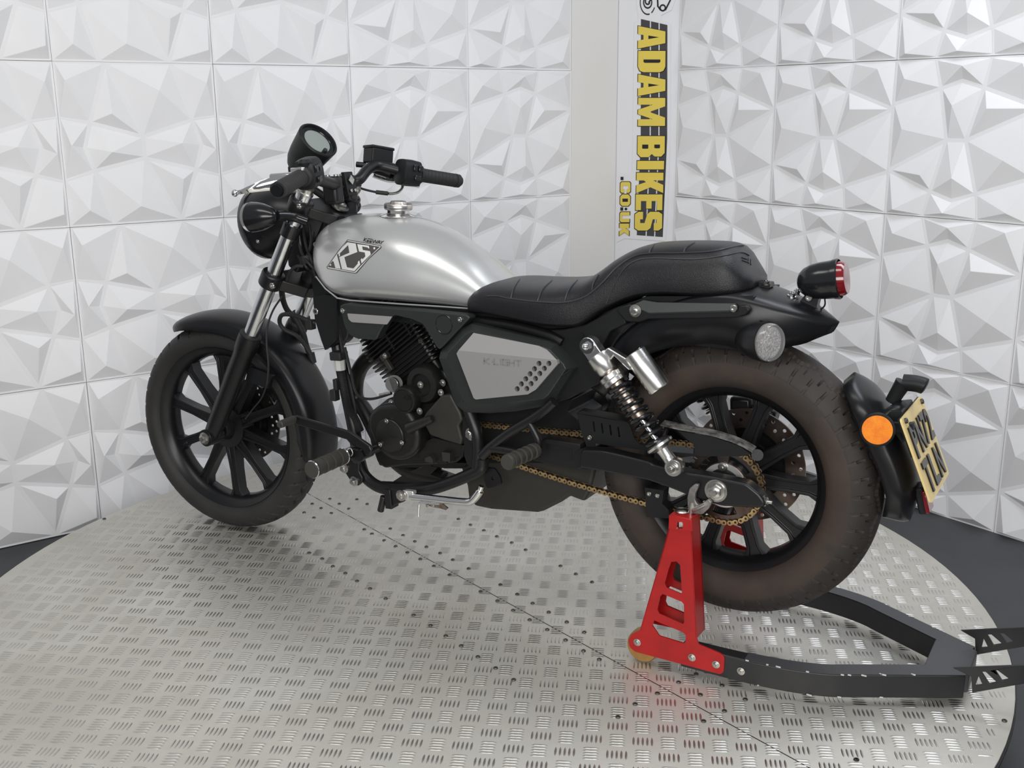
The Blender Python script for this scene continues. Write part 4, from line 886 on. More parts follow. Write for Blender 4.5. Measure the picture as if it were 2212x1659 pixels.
for k in range(5):
    am = radians(90+36+72*k); arc = []
    for q in range(9): a = am-.42+.84*q/8; arc.append(Vector((.066*cos(a), 0, .066*sin(a))))
    for q in range(9): a = am+.42-.84*q/8; arc.append(Vector((.050*cos(a), 0, .050*sin(a))))
    hol_.append(arc[::-1])
spk = sprocket('rear_sprocket', Vector((0, CY+.005, 0)), CR, 41, hol_, RW, DISC)
P('sprocket_ring', MB().lathe([(0, .0365), (0, .048), (.002, .048), (.002, .0365)], (0, CY+.0030, 0), (0, 1, 0), 48, cap=False), POLISH, RW)
P('sprocket_carrier', MB().lathe([(0, .020), (.0, .036), (.004, .045), (.022, .048), (.03, .048)], (0, CY+.004, 0), (0, 1, 0), 36), ENG, RW)
for k in range(5):
    a = radians(90+72*k); P('sprocket_bolt', MB().bolt((.040*cos(a), CY+.004, .040*sin(a)), YN, .0072, .008), STEEL, RW)
# chain guard
cg = MB().prism(AA([(1246, 892), (1258, 887), (1352, 910), (1360, 917), (1370, 947), (1382, 960), (1430, 975), (1500, 981), (1500, 962), (1467, 931), (1540, 944), (1600, 965), (1620, 981), (1600, 986), (1500, 985), (1445, 992), (1418, 997), (1413, 993), (1413, 976), (1286, 958), (1285, 968), (1268, 967), (1256, 935)], -.112), (0, .0025, 0),
     [AA([(1280+i*17.8+dx, 910+i*3.8+dy) for dx, dy in ((0, 0), (3.5, .5), (6.5, 23), (3, 23))], -.112) for i in range(4)])
cgo = P('chain_guard', cg, MATTE)
P('guard_front_top', MB().prism([A(1246, 892, -.112), A(1352, 910, -.112), A(1352, 910, -.112)+Vector((0, .035, .003)), A(1246, 892, -.112)+Vector((0, .035, .003))], (0, 0, -.002)), MATTE, cgo)
GW = mat('scuffed_guard_top', (.03, .03, .03), .42, col2=(.22, .21, .20), vscale=60)
mb = MB(); R_ = []
for u, v in [(1426, 917), (1467, 926), (1510, 933), (1545, 941), (1580, 952), (1605, 963), (1625, 975)]:
    p = A(u, v, -.113); R_.append([p, p+Vector((0, .026, .003)), p+Vector((0, .026, .001)), p+Vector((0, 0, -.003))])
P('guard_top', mb.rings(R_), GW, cgo)
P('guard_end', MB().cyl(A(1636, 983, -.10), A(1636, 983, -.08), .012, 16), MATTE, cgo)
P('guard_bolt', MB().socket(A(1275, 945, -.113), YN, .0058, .005), STEEL, cgo)
cgd = P('chain_guide', plate([(1393, 1053), (1434, 1060), (1430, 1088), (1444, 1101), (1446, 1120), (1396, 1117)], -.108, .03, r=.002), MATTE, sw)
for u, v in ((1403, 1066), (1421, 1070)): P('guide_bolt', MB().socket(A(u, v, -.109), YN, .0052, .004), STEEL, sw)
# ------------------------------------------------------------------ shock absorbers
def shock(y, name='rear_shock'):
    t = A(1276, 744, -.160); b = A(1459, 1007, -.160); t.y = y; b.y = y; d = (b-t).normalized(); LL = (b-t).length; sg = -1 if y < 0 else 1
    out = Vector((0, sg, 0))
    o = P(name, MB().lathe([(.026, .0215), (.028, .0245), (.050, .0255), (.054, .0235), (.066, .0225), (.070, .019)], t, d, 28), CASTAL)
    nx = Vector((-d.z, 0, d.x)); nx = nx if nx.x > 0 else -nx
    # top eye as a flat rounded tongue
    pts = [t+nx*.0175*cos(a)-d*.0175*sin(a) for a in [pi*k/12 for k in range(13)]]
    pts = pts+[t-nx*.0175+d*.045, t+nx*.0175+d*.045]
    P('top_eye', MB().prism([p+out*.013 for p in pts], -out*.026), CASTAL, o, bevel=.0015)
    P('top_bolt', MB().lathe([(0, .0165), (.003, .0165), (.003, .013)], t+out*.013, out, 24).lathe([(.003, .0095), (.010, .0095)], t+out*.013, out, 6).lathe([(.010, .008), (.014, .006), (.016, .002)], t+out*.013, out, 16), CHROME, o)
    P('upper_collar', MB().lathe([(.074, .026), (.076, .0285), (.085, .0285), (.087, .026), (.088, .0275), (.096, .0275), (.098, .025)], t, d, 28), CASTAL, o)
    P('damper_body', MB().lathe([(.06, .0165), (.185, .0165), (.187, .012)], t, d, 24), RUSTY, o)
    P('damper_rod', MB().lathe([(.18, .0058), (LL-.045, .0058)], t, d, 16), CHROME, o)
    # spring
    s0_, s1_ = .097, LL-.056; turns = 9.0; pts = []
    for k in range(int(turns*20)+1):
        f = k/(turns*20); a = 2*pi*turns*f; e = f+.055*math.sin(2*pi*f)*0
        dd = s0_+.004+(s1_-s0_-.008)*(f**1.22)
        pts.append(t+d*dd+(nx*cos(a)+Vector((0, 1, 0))*sin(a))*.0235)
    P('coil_spring', MB().tube(pts, .0044, 9, sub=1), GLOSSB, o)
    P('spring_seat', MB().lathe([(s1_-.004, .025), (s1_, .030), (s1_+.005, .0295), (s1_+.009, .021), (s1_+.012, .015), (s1_+.018, .0135), (s1_+.036, .0125)], t, d, 28), CASTAL, o)
    P('bottom_eye', MB().lathe([(0, .012), (0, .0175), (.002, .019), (.022, .019), (.024, .0175), (.024, .012)], b+out*.012, -out, 28).lathe([(LL-.032, .012), (LL-.016, .0135)], t, d, 18), CASTAL, o)
    P('bottom_bolt', MB().lathe([(0, .0125), (.003, .012)], b+out*.012, out, 20).bolt(b+out*.014, out, .0075, .009), STEEL, o)
    # piggyback reservoir
    q0 = A(1370, 762, -.163); q0.y = y
    P('reservoir', MB().lathe([(0, .022), (.002, .0245), (.020, .0245), (.0205, .0235), (.0215, .0235), (.022, .0245), (.088, .0245), (.091, .023), (.092, .001)], q0, d, 32), CASTAL, o)
    P('reservoir_arm', MB().prism([t+d*.030+nx*.015+out*.008, t+d*.028+nx*.034+out*.008, q0-nx*.018+d*.004+out*.008, q0+nx*.020-d*.002+out*.008, q0-nx*.020+d*.030+out*.008, q0-nx*.030+d*.022+out*.008, t+d*.050+nx*.034+out*.008, t+d*.054+nx*.020+out*.008], -out*.02), CASTAL, o, bevel=.003)
    return o
shock(-.163); shock(.163)
# ------------------------------------------------------------------ engine
y0_ = -.128
eng = P('engine', plate([(800, 890), (835, 862), (872, 850), (930, 800), (960, 800), (985, 850), (1005, 880), (1010, 940), (1000, 985), (985, 1000), (960, 1003), (870, 1006), (830, 1012), (815, 1000), (800, 960), (792, 920)], -.085, .19, r=.006), ENG, bevel=.006, label='black air-cooled single-cylinder engine')
cov = [(793, 905), (798, 890), (815, 876), (850, 872), (868, 876), (882, 888), (898, 915), (905, 945), (902, 970), (888, 987), (868, 996), (845, 994), (824, 982), (808, 962), (803, 945), (795, 930)]
P('clutch_side_cover', plate(cov, -.136, .06, r=.010), ENG, eng, bevel=.012, seg=4)
P('round_inspection_cover', MB().lathe([(0, .0425), (.004, .0425), (.006, .0405), (.006, .038), (.0065, .037), (.0065, .001)], A(843, 941, -.135), YN, 48), ENG, eng, bevel=.0)
for u, v in ((836, 909), (822, 960), (869, 956)): P('cover_screw', MB().socket(A(u, v, -.1415), YN, .0058, .004), STEEL, eng)
cvc = A(843, 944, -.1418)
mb = MB()
for i, ch in enumerate('KEEWAY'): x_ = -.02+i*.0068; put_glyph(mb, ch, cvc+Vector((x_, 0, -.003)), cvc+Vector((x_+.0056, 0, -.003)), cvc+Vector((x_, 0, .005)), cvc+Vector((x_+.0056, 0, .005)), off=.0, thick=Vector((0, -.0006, 0)))
P('embossed_lettering', mb, ENG, eng)
P('starter_cover', MB().lathe([(0, .034), (.020, .034), (.025, .031), (.026, .027), (.0245, .0265), (.0265, .0255), (.027, .001)], A(885, 860, -.112), YN, 44), ENG, eng)
sc_c = A(883, 858, -.1395)
mb = MB(); R_ = []
for k in range(25):
    a = 2*pi*k/24; R_.append([sc_c+Vector((r_*1.0*cos(a), yy, .0062*r_/.014*sin(a)+.12*r_*cos(a))) for r_, yy in ((.0135, 0), (.015, 0), (.015, -.0008), (.0135, -.0008))])
mb.rings(R_, False)
for dz in (-.0025, 0, .0025): mb.box(sc_c+Vector((.001, -.0003, dz)), (.011, .0008, .0010))
P('embossed_emblem', mb, ENG, eng)
P('generator_housing', MB().lathe([(0, .048), (.02, .048), (.03, .042), (.032, .028), (.024, .025), (.024, .001)], A(926, 826, -.085), YN, 44), ENG, eng)
for u, v, y in ((909, 831, -.13), (907, 888, -.13), (861, 845, -.115), (953, 848, -.12), (846, 870, -.11), (957, 827, -.1), (900, 800, -.1)): P('case_screw', MB().bolt(A(u, v, y), YN, .0058, .005), STEEL, eng)
P('cam_plug', MB().lathe([(0, .0165), (.004, .0165), (.004, .0145), (.005, .0145), (.005, .001)], A(851, 829, -.112), YN, 28), STEEL, eng)
P('plug_boss', MB().cyl(A(851, 829, -.09), A(851, 829, -.112)+Vector((0, -.0, 0)), .021, 24), ENG, eng)
P('sprocket_cover', plate([(918, 893), (942, 866), (952, 855), (973, 852), (994, 892), (998, 908), (990, 920), (998, 950), (995, 962), (958, 951), (928, 940), (920, 925), (910, 910)], -.130, .04, r=.005), ENGB, eng, bevel=.006, seg=3)
P('shift_linkage', MB().tube([A(884, 925, -.150), A(900, 918, -.152), A(920, 910, -.15), A(934, 904, -.148)], .011, 12, rr=lambda n: [.0145-.006*i/n for i in range(n)]), ENG, eng)
P('lower_case', plate([(905, 962), (935, 945), (1003, 962), (1000, 985), (965, 990), (962, 1003), (945, 1003), (925, 990), (905, 992)], -.10, .15, r=.003), ENG, eng, bevel=.004)
P('case_rib', plate([(918, 990), (928, 985), (935, 993), (935, 1000), (918, 998)], -.112, .02), ENGB, eng); P('case_rib', plate([(954, 976), (972, 979), (972, 998), (956, 996)], -.112, .02), ENGB, eng)
P('sump', plate([(812, 985), (905, 992), (962, 1000), (1010, 1000), (1000, 1012), (960, 1012), (935, 1005), (905, 1010), (850, 1010), (820, 1005)], -.07, .14, r=.003), ENG, eng)
# cylinder: stack of fins square to the cylinder axis
a_t = A(779, 764, -.088); a_b = A(836, 858, -.088); r_t = A(905, 712, -.088); wv = (A(944, 770, -.088)-A(810, 820, -.088))
ax_c = (a_b-a_t); hgt = ax_c.length; ax_c.normalize(); wx = (wv-ax_c*wv.dot(ax_c)); wlen = wx.length*.97; wx.normalize()
top0 = a_t-ax_c*.075
core = MB(); cen0 = top0+wx*wlen*.5; cen0.y = 0
Mc = Matrix((wx, Vector((0, 1, 0)), ax_c)).transposed()
cyl_ = P('cylinder', MB().box(cen0+ax_c*(hgt+.10)*.5, (wlen*.74, .13, hgt+.10), Mc), ENG, eng, bevel=.010)
nf = 19; f0 = None
for i in range(nf):
    c = cen0+ax_c*(.008+(hgt+.06)*i/(nf-1)); ln = wlen*(1.0 if 5 < i < 16 else .9); dy = .172 if i < 13 else .150
    q = [c+wx*sx*ln/2+Vector((0, sy*dy/2, 0)) for sx, sy in ((-1, -1), (1, -1), (1, 1), (-1, 1))]
    m_ = MB().prism([v-ax_c*.0013 for v in roundpoly(q, .014)], ax_c*.0026)
    P('fin', m_, FIN, cyl_, angle=30)
for sx in (.28, .62): P('fin_rib', MB().box(cen0+wx*wlen*(sx-.30)+ax_c*(hgt*.5)+Vector((0, -.080, 0)), (.006, .006, hgt*.85), Mc), FIN, cyl_)
P('spark_plug_cap', MB().box(A(832, 770, -.098), (.022, .016, .016), Mc).box(A(838, 785, -.096), (.012, .012, .04), Mc), ENGB, cyl_, bevel=.002)
P('sensor', MB().box(A(909, 737, -.095), (.012, .006, .010)), ENGB, cyl_, bevel=.001)
P('sensor_bolt', MB().bolt(A(832, 769, -.107), YN, .0045, .004), STEEL, cyl_)
P('head_cover', plate([(790, 735), (808, 715), (850, 690), (905, 690), (930, 722), (945, 758), (920, 765), (860, 770), (800, 790)], -.055, .11, r=.006), ENG, eng, bevel=.005)
P('intake_boot', MB().cyl(A(925, 760, 0), A(990, 745, 0), .030, 24).cyl(A(985, 760, 0), A(1060, 790, 0), .05, 24), RUBBER, eng)
P('air_box', plate([(980, 720), (1200, 745), (1225, 800), (1180, 860), (1010, 880), (985, 800)], -.08, .17, r=.008), MATTE, bevel=.006)
P('dark_gap_filler', plate([(1010, 880), (1180, 872), (1236, 862), (1226, 890), (1246, 905), (1250, 960), (1262, 1000), (1150, 1000), (1040, 1000), (1030, 940)], -.055, .13, r=.004), MATTE)  # added dark body, keeps the gap behind the engine black
P('under_seat_filler', plate([(738, 650), (800, 650), (1040, 668), (1180, 702), (1240, 706), (1330, 664), (1400, 640), (1590, 640), (1630, 640), (1610, 690), (1350, 715), (1250, 760), (1150, 745), (1000, 712), (900, 700), (800, 690)], -.085, .17, r=.004), MATTE)  # added dark filler, hides the white wall below tank and seat
# exhaust header looping in front of the engine and collector box below
ex = P('exhaust_header', MB().tube([A(812, 765, .02), A(792, 778, .03), A(776, 800, .04), A(768, 830, .045), A(770, 862, .045), A(790, 890, .04), A(830, 965, .03), A(880, 1015, .02), A(960, 1035, .02)], .021, 18), ENG, label='black exhaust header pipe')
P('collector', MB().prism(AA([(992, 1003), (1008, 1050), (1011, 1076), (1025, 1094), (1060, 1101), (1160, 1108), (1172, 1105), (1212, 1085), (1228, 1072), (1262, 1085), (1274, 1062), (1286, 1012), (1275, 990), (1160, 965), (1040, 970)], -.040), (0, .12, 0)), ENGB, ex, bevel=.008, seg=3)
P('engine_guard', plate([(846, 1042), (880, 1020), (925, 1005), (945, 1010), (930, 1025), (965, 1038), (960, 1048), (850, 1048)], .0, .05), ENG, ex)
mf = P('silencer', MB().lathe([(0, .03), (.01, .05), (.12, .053), (.20, .053), (.215, .046), (.22, .03)], A(1140, 880, .10), A(1262, 852, .13)-A(1140, 880, .10), 28), ENG, ex)
P('silencer_tail', MB().cyl(A(1250, 880, .15), A(1420, 925, .17), .032, 20), ENG, ex)
P('rubber_bush', MB().cyl(A(1296, 893, .14), A(1330, 873, .14), .017, 16).cyl(A(1306, 888, .14), A(1322, 878, .14), .020, 16), RUBBER, ex)
# ------------------------------------------------------------------ frame tubes
dt = MB().tube([A(722, 690, 0), A(728, 740, -.0), A(745, 830, -.01), A(765, 930, -.02), A(775, 990, -.05), A(785, 1028, -.10)], .0165, 14)
frm = P('frame', dt, FRAMEB, label='black steel tube frame')
P('cradle_tube', MB().tube([A(772, 985, -.12), A(780, 1015, -.125), A(800, 1040, -.125), A(830, 1055, -.125), (A(880, 1060, -.125)), A(930, 1056, -.125), A(975, 1042, -.125), A(1022, 1022, -.125), A(1040, 1010, -.125), A(1042, 990, -.125)], .0150, 14), FRAMEB, frm)
P('cradle_tube', MB().tube([A(772, 985, -.12)+Vector((0, .24, 0)), A(800, 1040, -.125)+Vector((0, .25, 0)), A(880, 1060, -.125)+Vector((0, .25, 0)), A(1022, 1022, -.125)+Vector((0, .25, 0))], .0150, 14), FRAMEB, frm)
P('cradle_plate', plate([(790, 1030), (810, 1044), (860, 1046), (925, 1046), (925, 1056), (850, 1062), (815, 1058), (795, 1045)], -.130, .02), FRAMEB, frm)
P('pivot_tube', MB().tube([A(1012, 885, -.12), A(1028, 930, -.125), A(1034, 970, -.125), A(1031, 1010, -.125)], .0145, 14), FRAMEB, frm)
P('mounting_plate', plate([(1000, 900), (1015, 898), (1028, 930), (1030, 960), (1026, 1008), (1010, 1005), (1003, 985), (1002, 955), (998, 935)], -.124, .012, r=.003), FRAMEB, frm)
P('mount_bolt', MB().bolt(A(1019, 937, -.124), YN, .0105, .012), STEEL, frm)
P('bracket_plate', plate([(1050, 1010), (1068, 1012), (1080, 1030), (1083, 1045), (1068, 1052), (1052, 1055), (1045, 1035)], -.10, .006, [[(1065+4*cos(k*pi/5), 1033+4.5*sin(k*pi/5)) for k in range(10)]], r=.004), FRAMEB, frm)
pgb = P('passenger_peg_bracket', MB().tube(AA([(1041, 985), (1065, 962), (1100, 935), (1150, 905), (1180, 884), (1198, 868)], -.150), .0115, 12), FRAMEB)
P('bracket_tube', MB().tube(AA([(1142, 910), (1156, 935), (1163, 955), (1160, 985)], -.152), .0085, 12), FRAMEB, pgb); P('bracket_tube', MB().tube(AA([(1062, 968), (1095, 973), (1150, 985)], -.152), .0095, 12), FRAMEB, pgb)
def peg(p, q, R_, n, name, par, ring=False):
    d = q-p; LL = d.length; pr_ = [(0, R_*.8), (.001, R_)]
    for k in range(n): a = LL*k/n; pr_ += [(a+.003, R_), (a+LL/n-.004, R_*1.06), (a+LL/n-.003, R_*.84), (a+LL/n-.0005, R_*.84)]
    pr_ += [(LL, R_*1.02), (LL+.006, R_*1.06), (LL+.009, R_*.98), (LL+.0095, .001)]
    o = P(name, MB().lathe(pr_, p, d, 28), PEGR, par)
    if ring: P('chrome_ring', MB().lathe([(0, R_*1.06), (.002, R_*1.12), (.004, R_*1.06)], q+d.normalized()*.003, d, 32).lathe([(0, R_*1.02), (.002, R_*1.08), (.004, R_*1.02)], p, d, 32), CHROME, par)
    return o
peg(A(1157, 972, -.165), A(1100, 997, -.262), .0165, 5, 'passenger_peg', pgb)
P('peg_hinge', MB().cyl(A(1160, 968, -.15), A(1157, 976, -.17), .011, 12), STEEL, pgb)
# rider peg, bracket, gear lever
pb = P('rider_peg_bracket', plate([(738, 1010), (758, 985), (745, 975), (752, 966), (775, 963), (787, 970), (790, 985), (783, 997), (775, 1000), (775, 1018), (783, 1033), (782, 1042), (773, 1050), (762, 1047)], -.150, .010, r=.004), FRAMEB, bevel=.002)
P('peg_boss', MB().lathe([(0, .018), (.014, .018), (.018, .012)], A(776, 983, -.150), YN, 24), FRAMEB, pb)
P('bracket_bolt', MB().bolt(A(745, 1011, -.150), YN, .0088, .009), STEEL, pb); P('bracket_bolt', MB().bolt(A(766, 1039, -.150), YN, .0088, .009), STEEL, pb)
peg(A(742, 985, -.190), A(677, 1013, -.305), .0195, 4, 'rider_peg', pb, True)
P('peg_hinge', MB().box(A(752, 980, -.175), (.03, .036, .02)), FRAMEB, pb, bevel=.003)
P('spring_clip', MB().tube([A(750, 972, -.185), A(757, 968, -.18), A(762, 980, -.18), A(752, 990, -.185)], .0018, 6), STEEL, pb)
gl_ = P('gear_lever', MB().prism(AA([(636, 897), (650, 902), (752, 932), (762, 938), (798, 963), (803, 975), (798, 984), (788, 985), (782, 972), (770, 967), (755, 958), (748, 950), (640, 918), (632, 908)], -.168), (0, .010, 0)), FRAMEB, bevel=.003)
P('toe_peg', MB().lathe([(0, .008), (.002, .0095)]+[(.004+k*.0042+e, r_) for k in range(11) for e, r_ in ((0, .0098), (.003, .0098), (.0032, .0085), (.004, .0085))]+[(.054, .0095), (.056, .006), (.060, .006)], A(636, 905, -.172), A(600, 919, -.235)-A(636, 905, -.172), 22), PEGR, gl_)
P('lever_pivot', MB().lathe([(0, .014), (.045, .014)], A(800, 974, -.125), YN, 20).cyl(A(800, 974, -.13), A(830, 962, -.12), .010, 14), FRAMEB, gl_)
# harness clipped to the down tube
P('white_connector', MB().lathe([(0, .013), (.001, .0145), (.028, .0145), (.029, .013)], A(733, 776, -.03), A(735, 798, -.03)-A(733, 776, -.03), 8), WHITEP, frm, label='white wiring connector')
P('connector_housing', MB().box(A(732, 768, -.03), (.036, .034, .022)), RUBBER, frm, bevel=.003)
cor = [A(736, 800, -.03), A(745, 850, -.035), A(752, 880, -.035), A(768, 905, -.03), A(778, 930, -.02)]
P('corrugated_conduit', MB().tube(cor, .0095, 12, sub=30, rr=lambda n: [.0088 if i % 2 else .0102 for i in range(n)]), RUBBER, frm)
P('harness_wire', MB().tube([A(748, 690, -.05), A(752, 720, -.055), A(747, 735, -.06), A(742, 745, -.05)], .003, 8).tube([A(745, 750, -.03), A(757, 800, -.03), A(770, 850, -.03), A(800, 862, -.05), A(845, 850, -.08)], .0035, 8).tube([A(728, 700, -.03), A(737, 740, -.03), A(741, 765, -.03)], .0045, 8), RUBBER, frm)
P('horn_switch', MB().box(A(723, 853, -.045), (.018, .02, .030)).box(A(728, 830, -.04), (.012, .02, .03)), RUBBER, frm, bevel=.002)
P('breather_bolt', MB().cyl(A(820, 853, -.08), A(845, 848, -.09), .0032, 10), STEEL, eng)
# side stand, folded up
ssd = P('side_stand', MB().tube(AA([(888, 1072), (940, 1078), (1000, 1084), (1016, 1083), (1028, 1073), (1037, 1060)], -.165), .0092, 14), CHROME, label='chrome side stand folded up')
P('stand_pivot', plate([(860, 1063), (872, 1060), (892, 1062), (892, 1080), (880, 1082), (866, 1080), (858, 1073)], -.172, .016, r=.004), POLISH, ssd, bevel=.002)
P('pivot_bolt', MB().bolt(A(867, 1070, -.174), YN, .0095, .008), STEEL, ssd)
P('stand_hook', MB().tube(AA([(950, 1088), (935, 1087), (909, 1086), (905, 1095), (904, 1115)], -.172), .0034, 10), CHROME, ssd)
P('stand_spring_bracket', MB().prism(AA([(910, 1086), (955, 1088), (967, 1098), (963, 1102), (950, 1098), (935, 1096)], -.170), (0, .004, 0)), RUSTY, ssd)
for u in (924, 936): P('bracket_rivet', MB().lathe([(0, .004), (.003, .004), (.004, .002)], A(u, 1092, -.171), YN, 12), STEEL, ssd)
P('stand_switch', MB().box(A(845, 1075, -.13), (.02, .03, .05)).cyl(A(829, 1072, -.14), A(822, 1104, -.14), .0085, 14), FRAMEB, ssd, bevel=.002)
P('stand_lug', plate([(838, 1055), (900, 1058), (893, 1070), (870, 1085), (850, 1092), (842, 1098), (836, 1080)], -.14, .02), FRAMEB, ssd, bevel=.003)
P('stand_foot_tip', MB().cyl(A(1036, 1062, -.165), A(1040, 1050, -.165), .0062, 12), CHROME, ssd)
# rear caliper seen through the wheel
P('rear_caliper', MB().box(Vector((.01, .125, .105)), (.085, .05, .05), Matrix.Rotation(radians(15), 3, 'Y')).box(Vector((-.02, .105, .128)), (.05, .03, .04)), FRAMEB, bevel=.008, label='black rear brake caliper')
P('brake_pedal_master', MB().cyl(A(1320, 880, .13), A(1345, 868, .13), .016, 14), RUBBER)
P('rear_spindle_spacer', MB().cyl((0, -.13, 0), (0, .13, 0), .010, 16), STEEL)
# ================================================================== THE PADDOCK STAND
st_ = tag(empty('paddock_stand', GM), 'red and black paddock stand holding the motorcycle up by its rear swingarm', 'stand')
def Q(name, mb, m, parent=st_, **k): return obj(name, mb, m, parent, **k)
YO = -.178; YC = .050
def GG(pts, y): return [G(u, v, y) for u, v in pts]
def mir(o):  # the same piece on the far side
    return o
outl = [(1462, 1106), (1504, 1126), (1502, 1146), (1506, 1300), (1506, 1378), (1512, 1392), (1562, 1415), (1564, 1440), (1560, 1452), (1550, 1456), (1370, 1410), (1357, 1390), (1364, 1370), (1382, 1362), (1447, 1141), (1447, 1112)]
outl = [(1447, 1114), (1492, 1124), (1494, 1145), (1505, 1380), (1508, 1392), (1556, 1412), (1565, 1420), (1563, 1452), (1556, 1457), (1372, 1408), (1360, 1398), (1357, 1384), (1364, 1370), (1382, 1362), (1446, 1140)]
h1 = [(1450, 1214), (1461, 1213), (1469, 1221), (1473, 1280), (1470, 1283), (1440, 1270), (1436, 1260), (1444, 1230)]
h2 = [(1431, 1283), (1472, 1300), (1477, 1305), (1478, 1344), (1475, 1348), (1424, 1326), (1420, 1317), (1425, 1290)]
h3 = [(1413, 1340), (1475, 1366), (1481, 1372), (1481, 1387), (1477, 1390), (1424, 1374), (1409, 1352)]
hs = [(1463, 1127), (1474, 1127), (1476, 1131), (1475, 1140), (1472, 1142), (1464, 1142), (1462, 1139)]
def post(side):
    yo = YO
    def pts(l): return [Vector((p.x, p.y if side < 0 else 2*YC-p.y, p.z)) for p in GG(l, yo)]
    inn = Vector((0, .05 if side < 0 else -.05, 0)); th = inn*.09
    lab = 'red pressed steel post with three cut-outs'
    po = Q('post', MB().prism(roundpoly(pts(outl), .004, 3), th, [pts(h) for h in (h1, h2, h3, hs)]), RED, bevel=.0008, label=lab)
    inner = [(1447, 1114), (1492, 1124), (1494, 1145), (1505, 1380), (1440, 1375), (1382, 1362), (1446, 1140)]
    ip = [p+inn*.95 for p in pts(inner)]
    Q('inner_plate', MB().prism(ip, -th, [[p+inn*.95 for p in pts(h)] for h in (h1, h2)]), RED, po)
    # folded rear web joining the two plates, and the top
    e = pts([(1492, 1124), (1494, 1145), (1505, 1380)]); Q('rear_web', MB().prism([e[0], e[1], e[2], e[2]+inn, e[1]+inn, e[0]+inn], (-.003, 0, 0)), RED, po, bevel=.001)
    e = pts([(1447, 1114), (1446, 1140), (1382, 1362)]); Q('front_web', MB().prism([e[0], e[1], e[2], e[2]+inn, e[1]+inn, e[0]+inn], (.003, 0, 0)), RED, po, bevel=.001)
    t = pts([(1447, 1114), (1492, 1124)]); Q('top_plate', MB().prism([t[0], t[1], t[1]+inn, t[0]+inn], (0, 0, .003)), RED, po, bevel=.001)
    Q('post_cap', MB().prism(pts([(1446, 1112), (1495, 1122), (1497, 1147), (1445, 1142)]), -th*.6, [pts(hs)]), RED, po, bevel=.0008)
    Q('pale_hole_plug', MB().prism([p+inn*.12 for p in pts([(1464, 1128), (1474, 1128), (1474, 1141), (1464, 1141)])], inn*.1), POLISH, po)  # pale plug added for the bright view through the open hole
    for u, v in ((1377, 1387), (1495, 1420), (1547, 1435)):
        p = pts([(u, v)])[0]; Q('post_bolt', MB().bolt(p, (0, -1 if side < 0 else 1, 0), .0058, .005), STEEL, po)
    c = pts([(1383, 1383)])[0]+inn*.5; rr_ = c.z-.001
    c.z = max(c.z, .03); rw = Q('roller', MB().lathe([(-.016, .008), (-.016, .034), (-.010, .0365), (.010, .0365), (.016, .034), (.016, .008)], (c.x, c.y, .0365), (0, 1, 0), 36), AMBERW, label='amber urethane roller')
    # swingarm hook
    b = (t[0]+t[1]+inn)/2; 
    Q('hook_pin', MB().lathe([(0, .013), (.004, .015), (.008, .011), (.010, .004)], b+Vector((-.006, 0, .002)), (0, 0, 1), 20).cyl(b+Vector((.012, 0, 0)), b+Vector((.016, 0, .030)), .006, 10), STEEL, po)
    y_h = pts([(1492, 1085)])[0].y+inn.y*.45
    hk = [(1500, 1046), (1509, 1047), (1508, 1054), (1502, 1066), (1501, 1080), (1506, 1090), (1512, 1090), (1521, 1084), (1530, 1078), (1537, 1086), (1530, 1100), (1516, 1112), (1496, 1110), (1485, 1096), (1484, 1075), (1489, 1055)]
    if side < 0: hp = roundpoly(GG(hk, y_h), .003, 3)
    else: hp = [Vector((p.x, y_h, p.z)) for p in roundpoly(GG(hk, YO+.0225), .003, 3)]
    Q('hook', MB().prism(hp, (0, .010, 0)), HOOK, po, bevel=.002)
    Q('hook_bolt', MB().cyl(hp[0]+Vector((.0, 0, -.055)), hp[0]+Vector((.028, -.004, -.035)), .005, 10), STEEL, po)
    return po
post(-1); post(1)
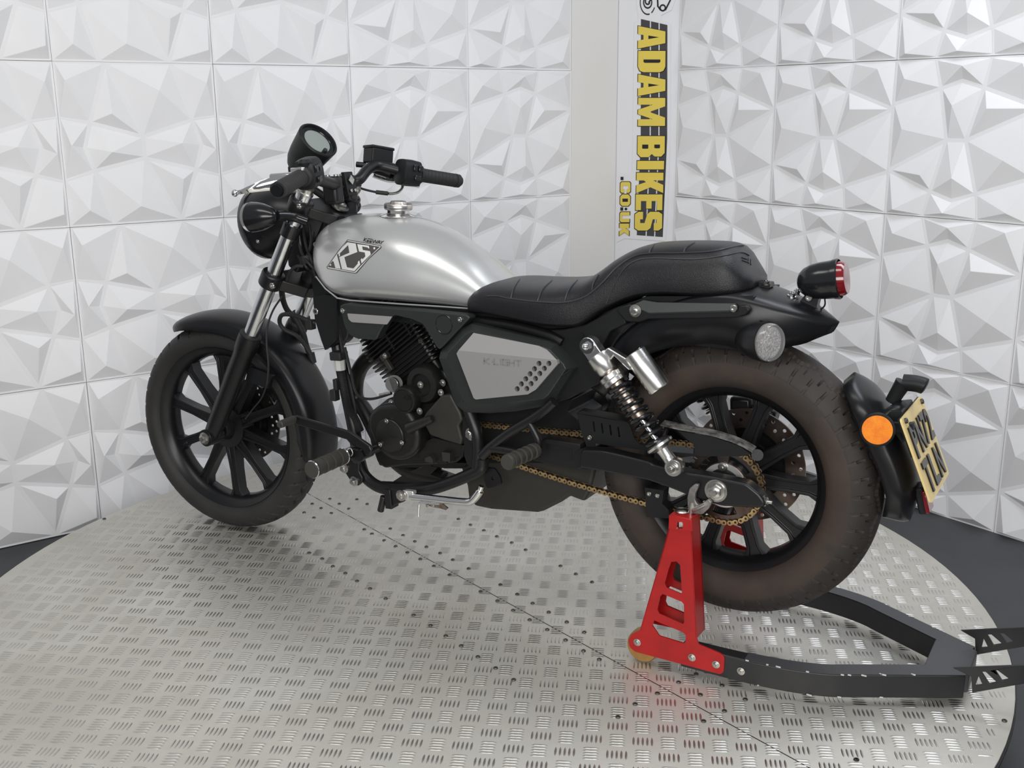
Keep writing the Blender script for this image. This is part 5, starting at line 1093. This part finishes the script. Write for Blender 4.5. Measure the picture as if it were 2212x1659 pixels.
# side rails, cross plate, tail brackets
def rail(side):
    zt, zb = .070, .018
    o_ = [(G(1470, 1412, YO+.002).x, YO+.003), (.05, YO+.003), (.13, YO+.006), (.20, YO+.016), (.26, YO+.034), (.31, YO+.060), (.495, YO+.162)]
    o_ = smooth([(x, y, 0) for x, y in o_], 4)
    i_ = []
    for k, p in enumerate(o_):
        a = o_[max(k-1, 0)]; b = o_[min(k+1, len(o_)-1)]; d = (b-a).normalized(); i_.append(p+Vector((-d.y, d.x, 0))*(.032+.010*k/len(o_)))
    poly = o_+i_[::-1]; yy = (lambda y: y) if side < 0 else (lambda y: 2*YC-y)
    pts = [Vector((p.x, yy(p.y), zt)) for p in poly]
    mb = MB().prism(pts, (0, 0, -(zt-zb))); r = Q('side_rail', mb, STANDB, bevel=.003, label='black box-section side rail')
    Q('rail_top', MB().prism([Vector((p.x, yy(p.y), zt)) for p in poly[6:-6]], (0, 0, .0006)), STANDG, r)
    p = G(1602, 1446, YO+.006); Q('rail_bolt', MB().bolt((p.x, yy(YO+.003), .044), (0, -1 if side < 0 else 1, 0), .0058, .005), STEEL, r)
    random.seed(3)
    mb = MB()
    for k in range(14):
        q = o_[random.randrange(6, len(o_)-1)]; mb.box((q.x+random.uniform(-.01, .01), yy(q.y), zt-random.choice([0, 0, .05])+.0003), (random.uniform(.003, .011), .0022, .0022))
    Q('paint_chip', mb, CHIP, r, kind='stuff')
    # tail bracket plate with three triangular windows
    if side < 0:
        yb = -.030; pl = [(2058, 1443), (2212, 1437), (2235, 1437), (2240, 1455), (2230, 1474), (2100, 1497), (2098, 1462)]
        W_ = [[(2114, 1461), (2107, 1481), (2122, 1479)], [(2120.5, 1451.5), (2129, 1451.5), (2153, 1474), (2137, 1477)], [(2150, 1448), (2155, 1448.5), (2180, 1467), (2164.5, 1470)]]
    else:
        yb = .120; pl = [(2075, 1362), (2212, 1355), (2235, 1355), (2240, 1372), (2230, 1394), (2107, 1415), (2106, 1380)]
        W_ = [[(2125, 1380), (2120.5, 1399), (2134, 1398)], [(2133, 1371), (2141.6, 1371), (2164.5, 1390.6), (2146.5, 1393.6)], [(2160, 1368), (2169, 1369), (2189, 1386), (2176, 1387.6)]]
    Q('tail_bracket', MB().prism(GG(pl, yb), (0, .005, 0), [GG(w_, yb) for w_ in W_]), STANDB, r, bevel=.0008)
    return r
rail(-1); rail(1)
cp = Q('cross_plate', MB().prism([Vector((.415, -.045, .0705)), Vector((.50, -.003, .0705)), Vector((.50, 2*YC+.003, .0705)), Vector((.415, 2*YC+.045, .0705))], (0, 0, -.045)), STANDG, bevel=.003, label='dark grey cross plate')
Q('handle_tube', MB().cyl((.628, -.028, .100), (.628, .122, .100), .017, 24), STANDG, label='grey pivot tube of the handle')
hb_ = Q('stand_handle', MB().tube([(.628, .048, .100), (.72, .048, .13), (.95, .048, .26)], .015, 16), STANDB)
Q('rear_foot', MB().lathe([(-.015, .006), (-.015, .030), (.015, .030), (.015, .006)], (.455, YC, .0305), (0, 1, 0), 28), RUBBER)
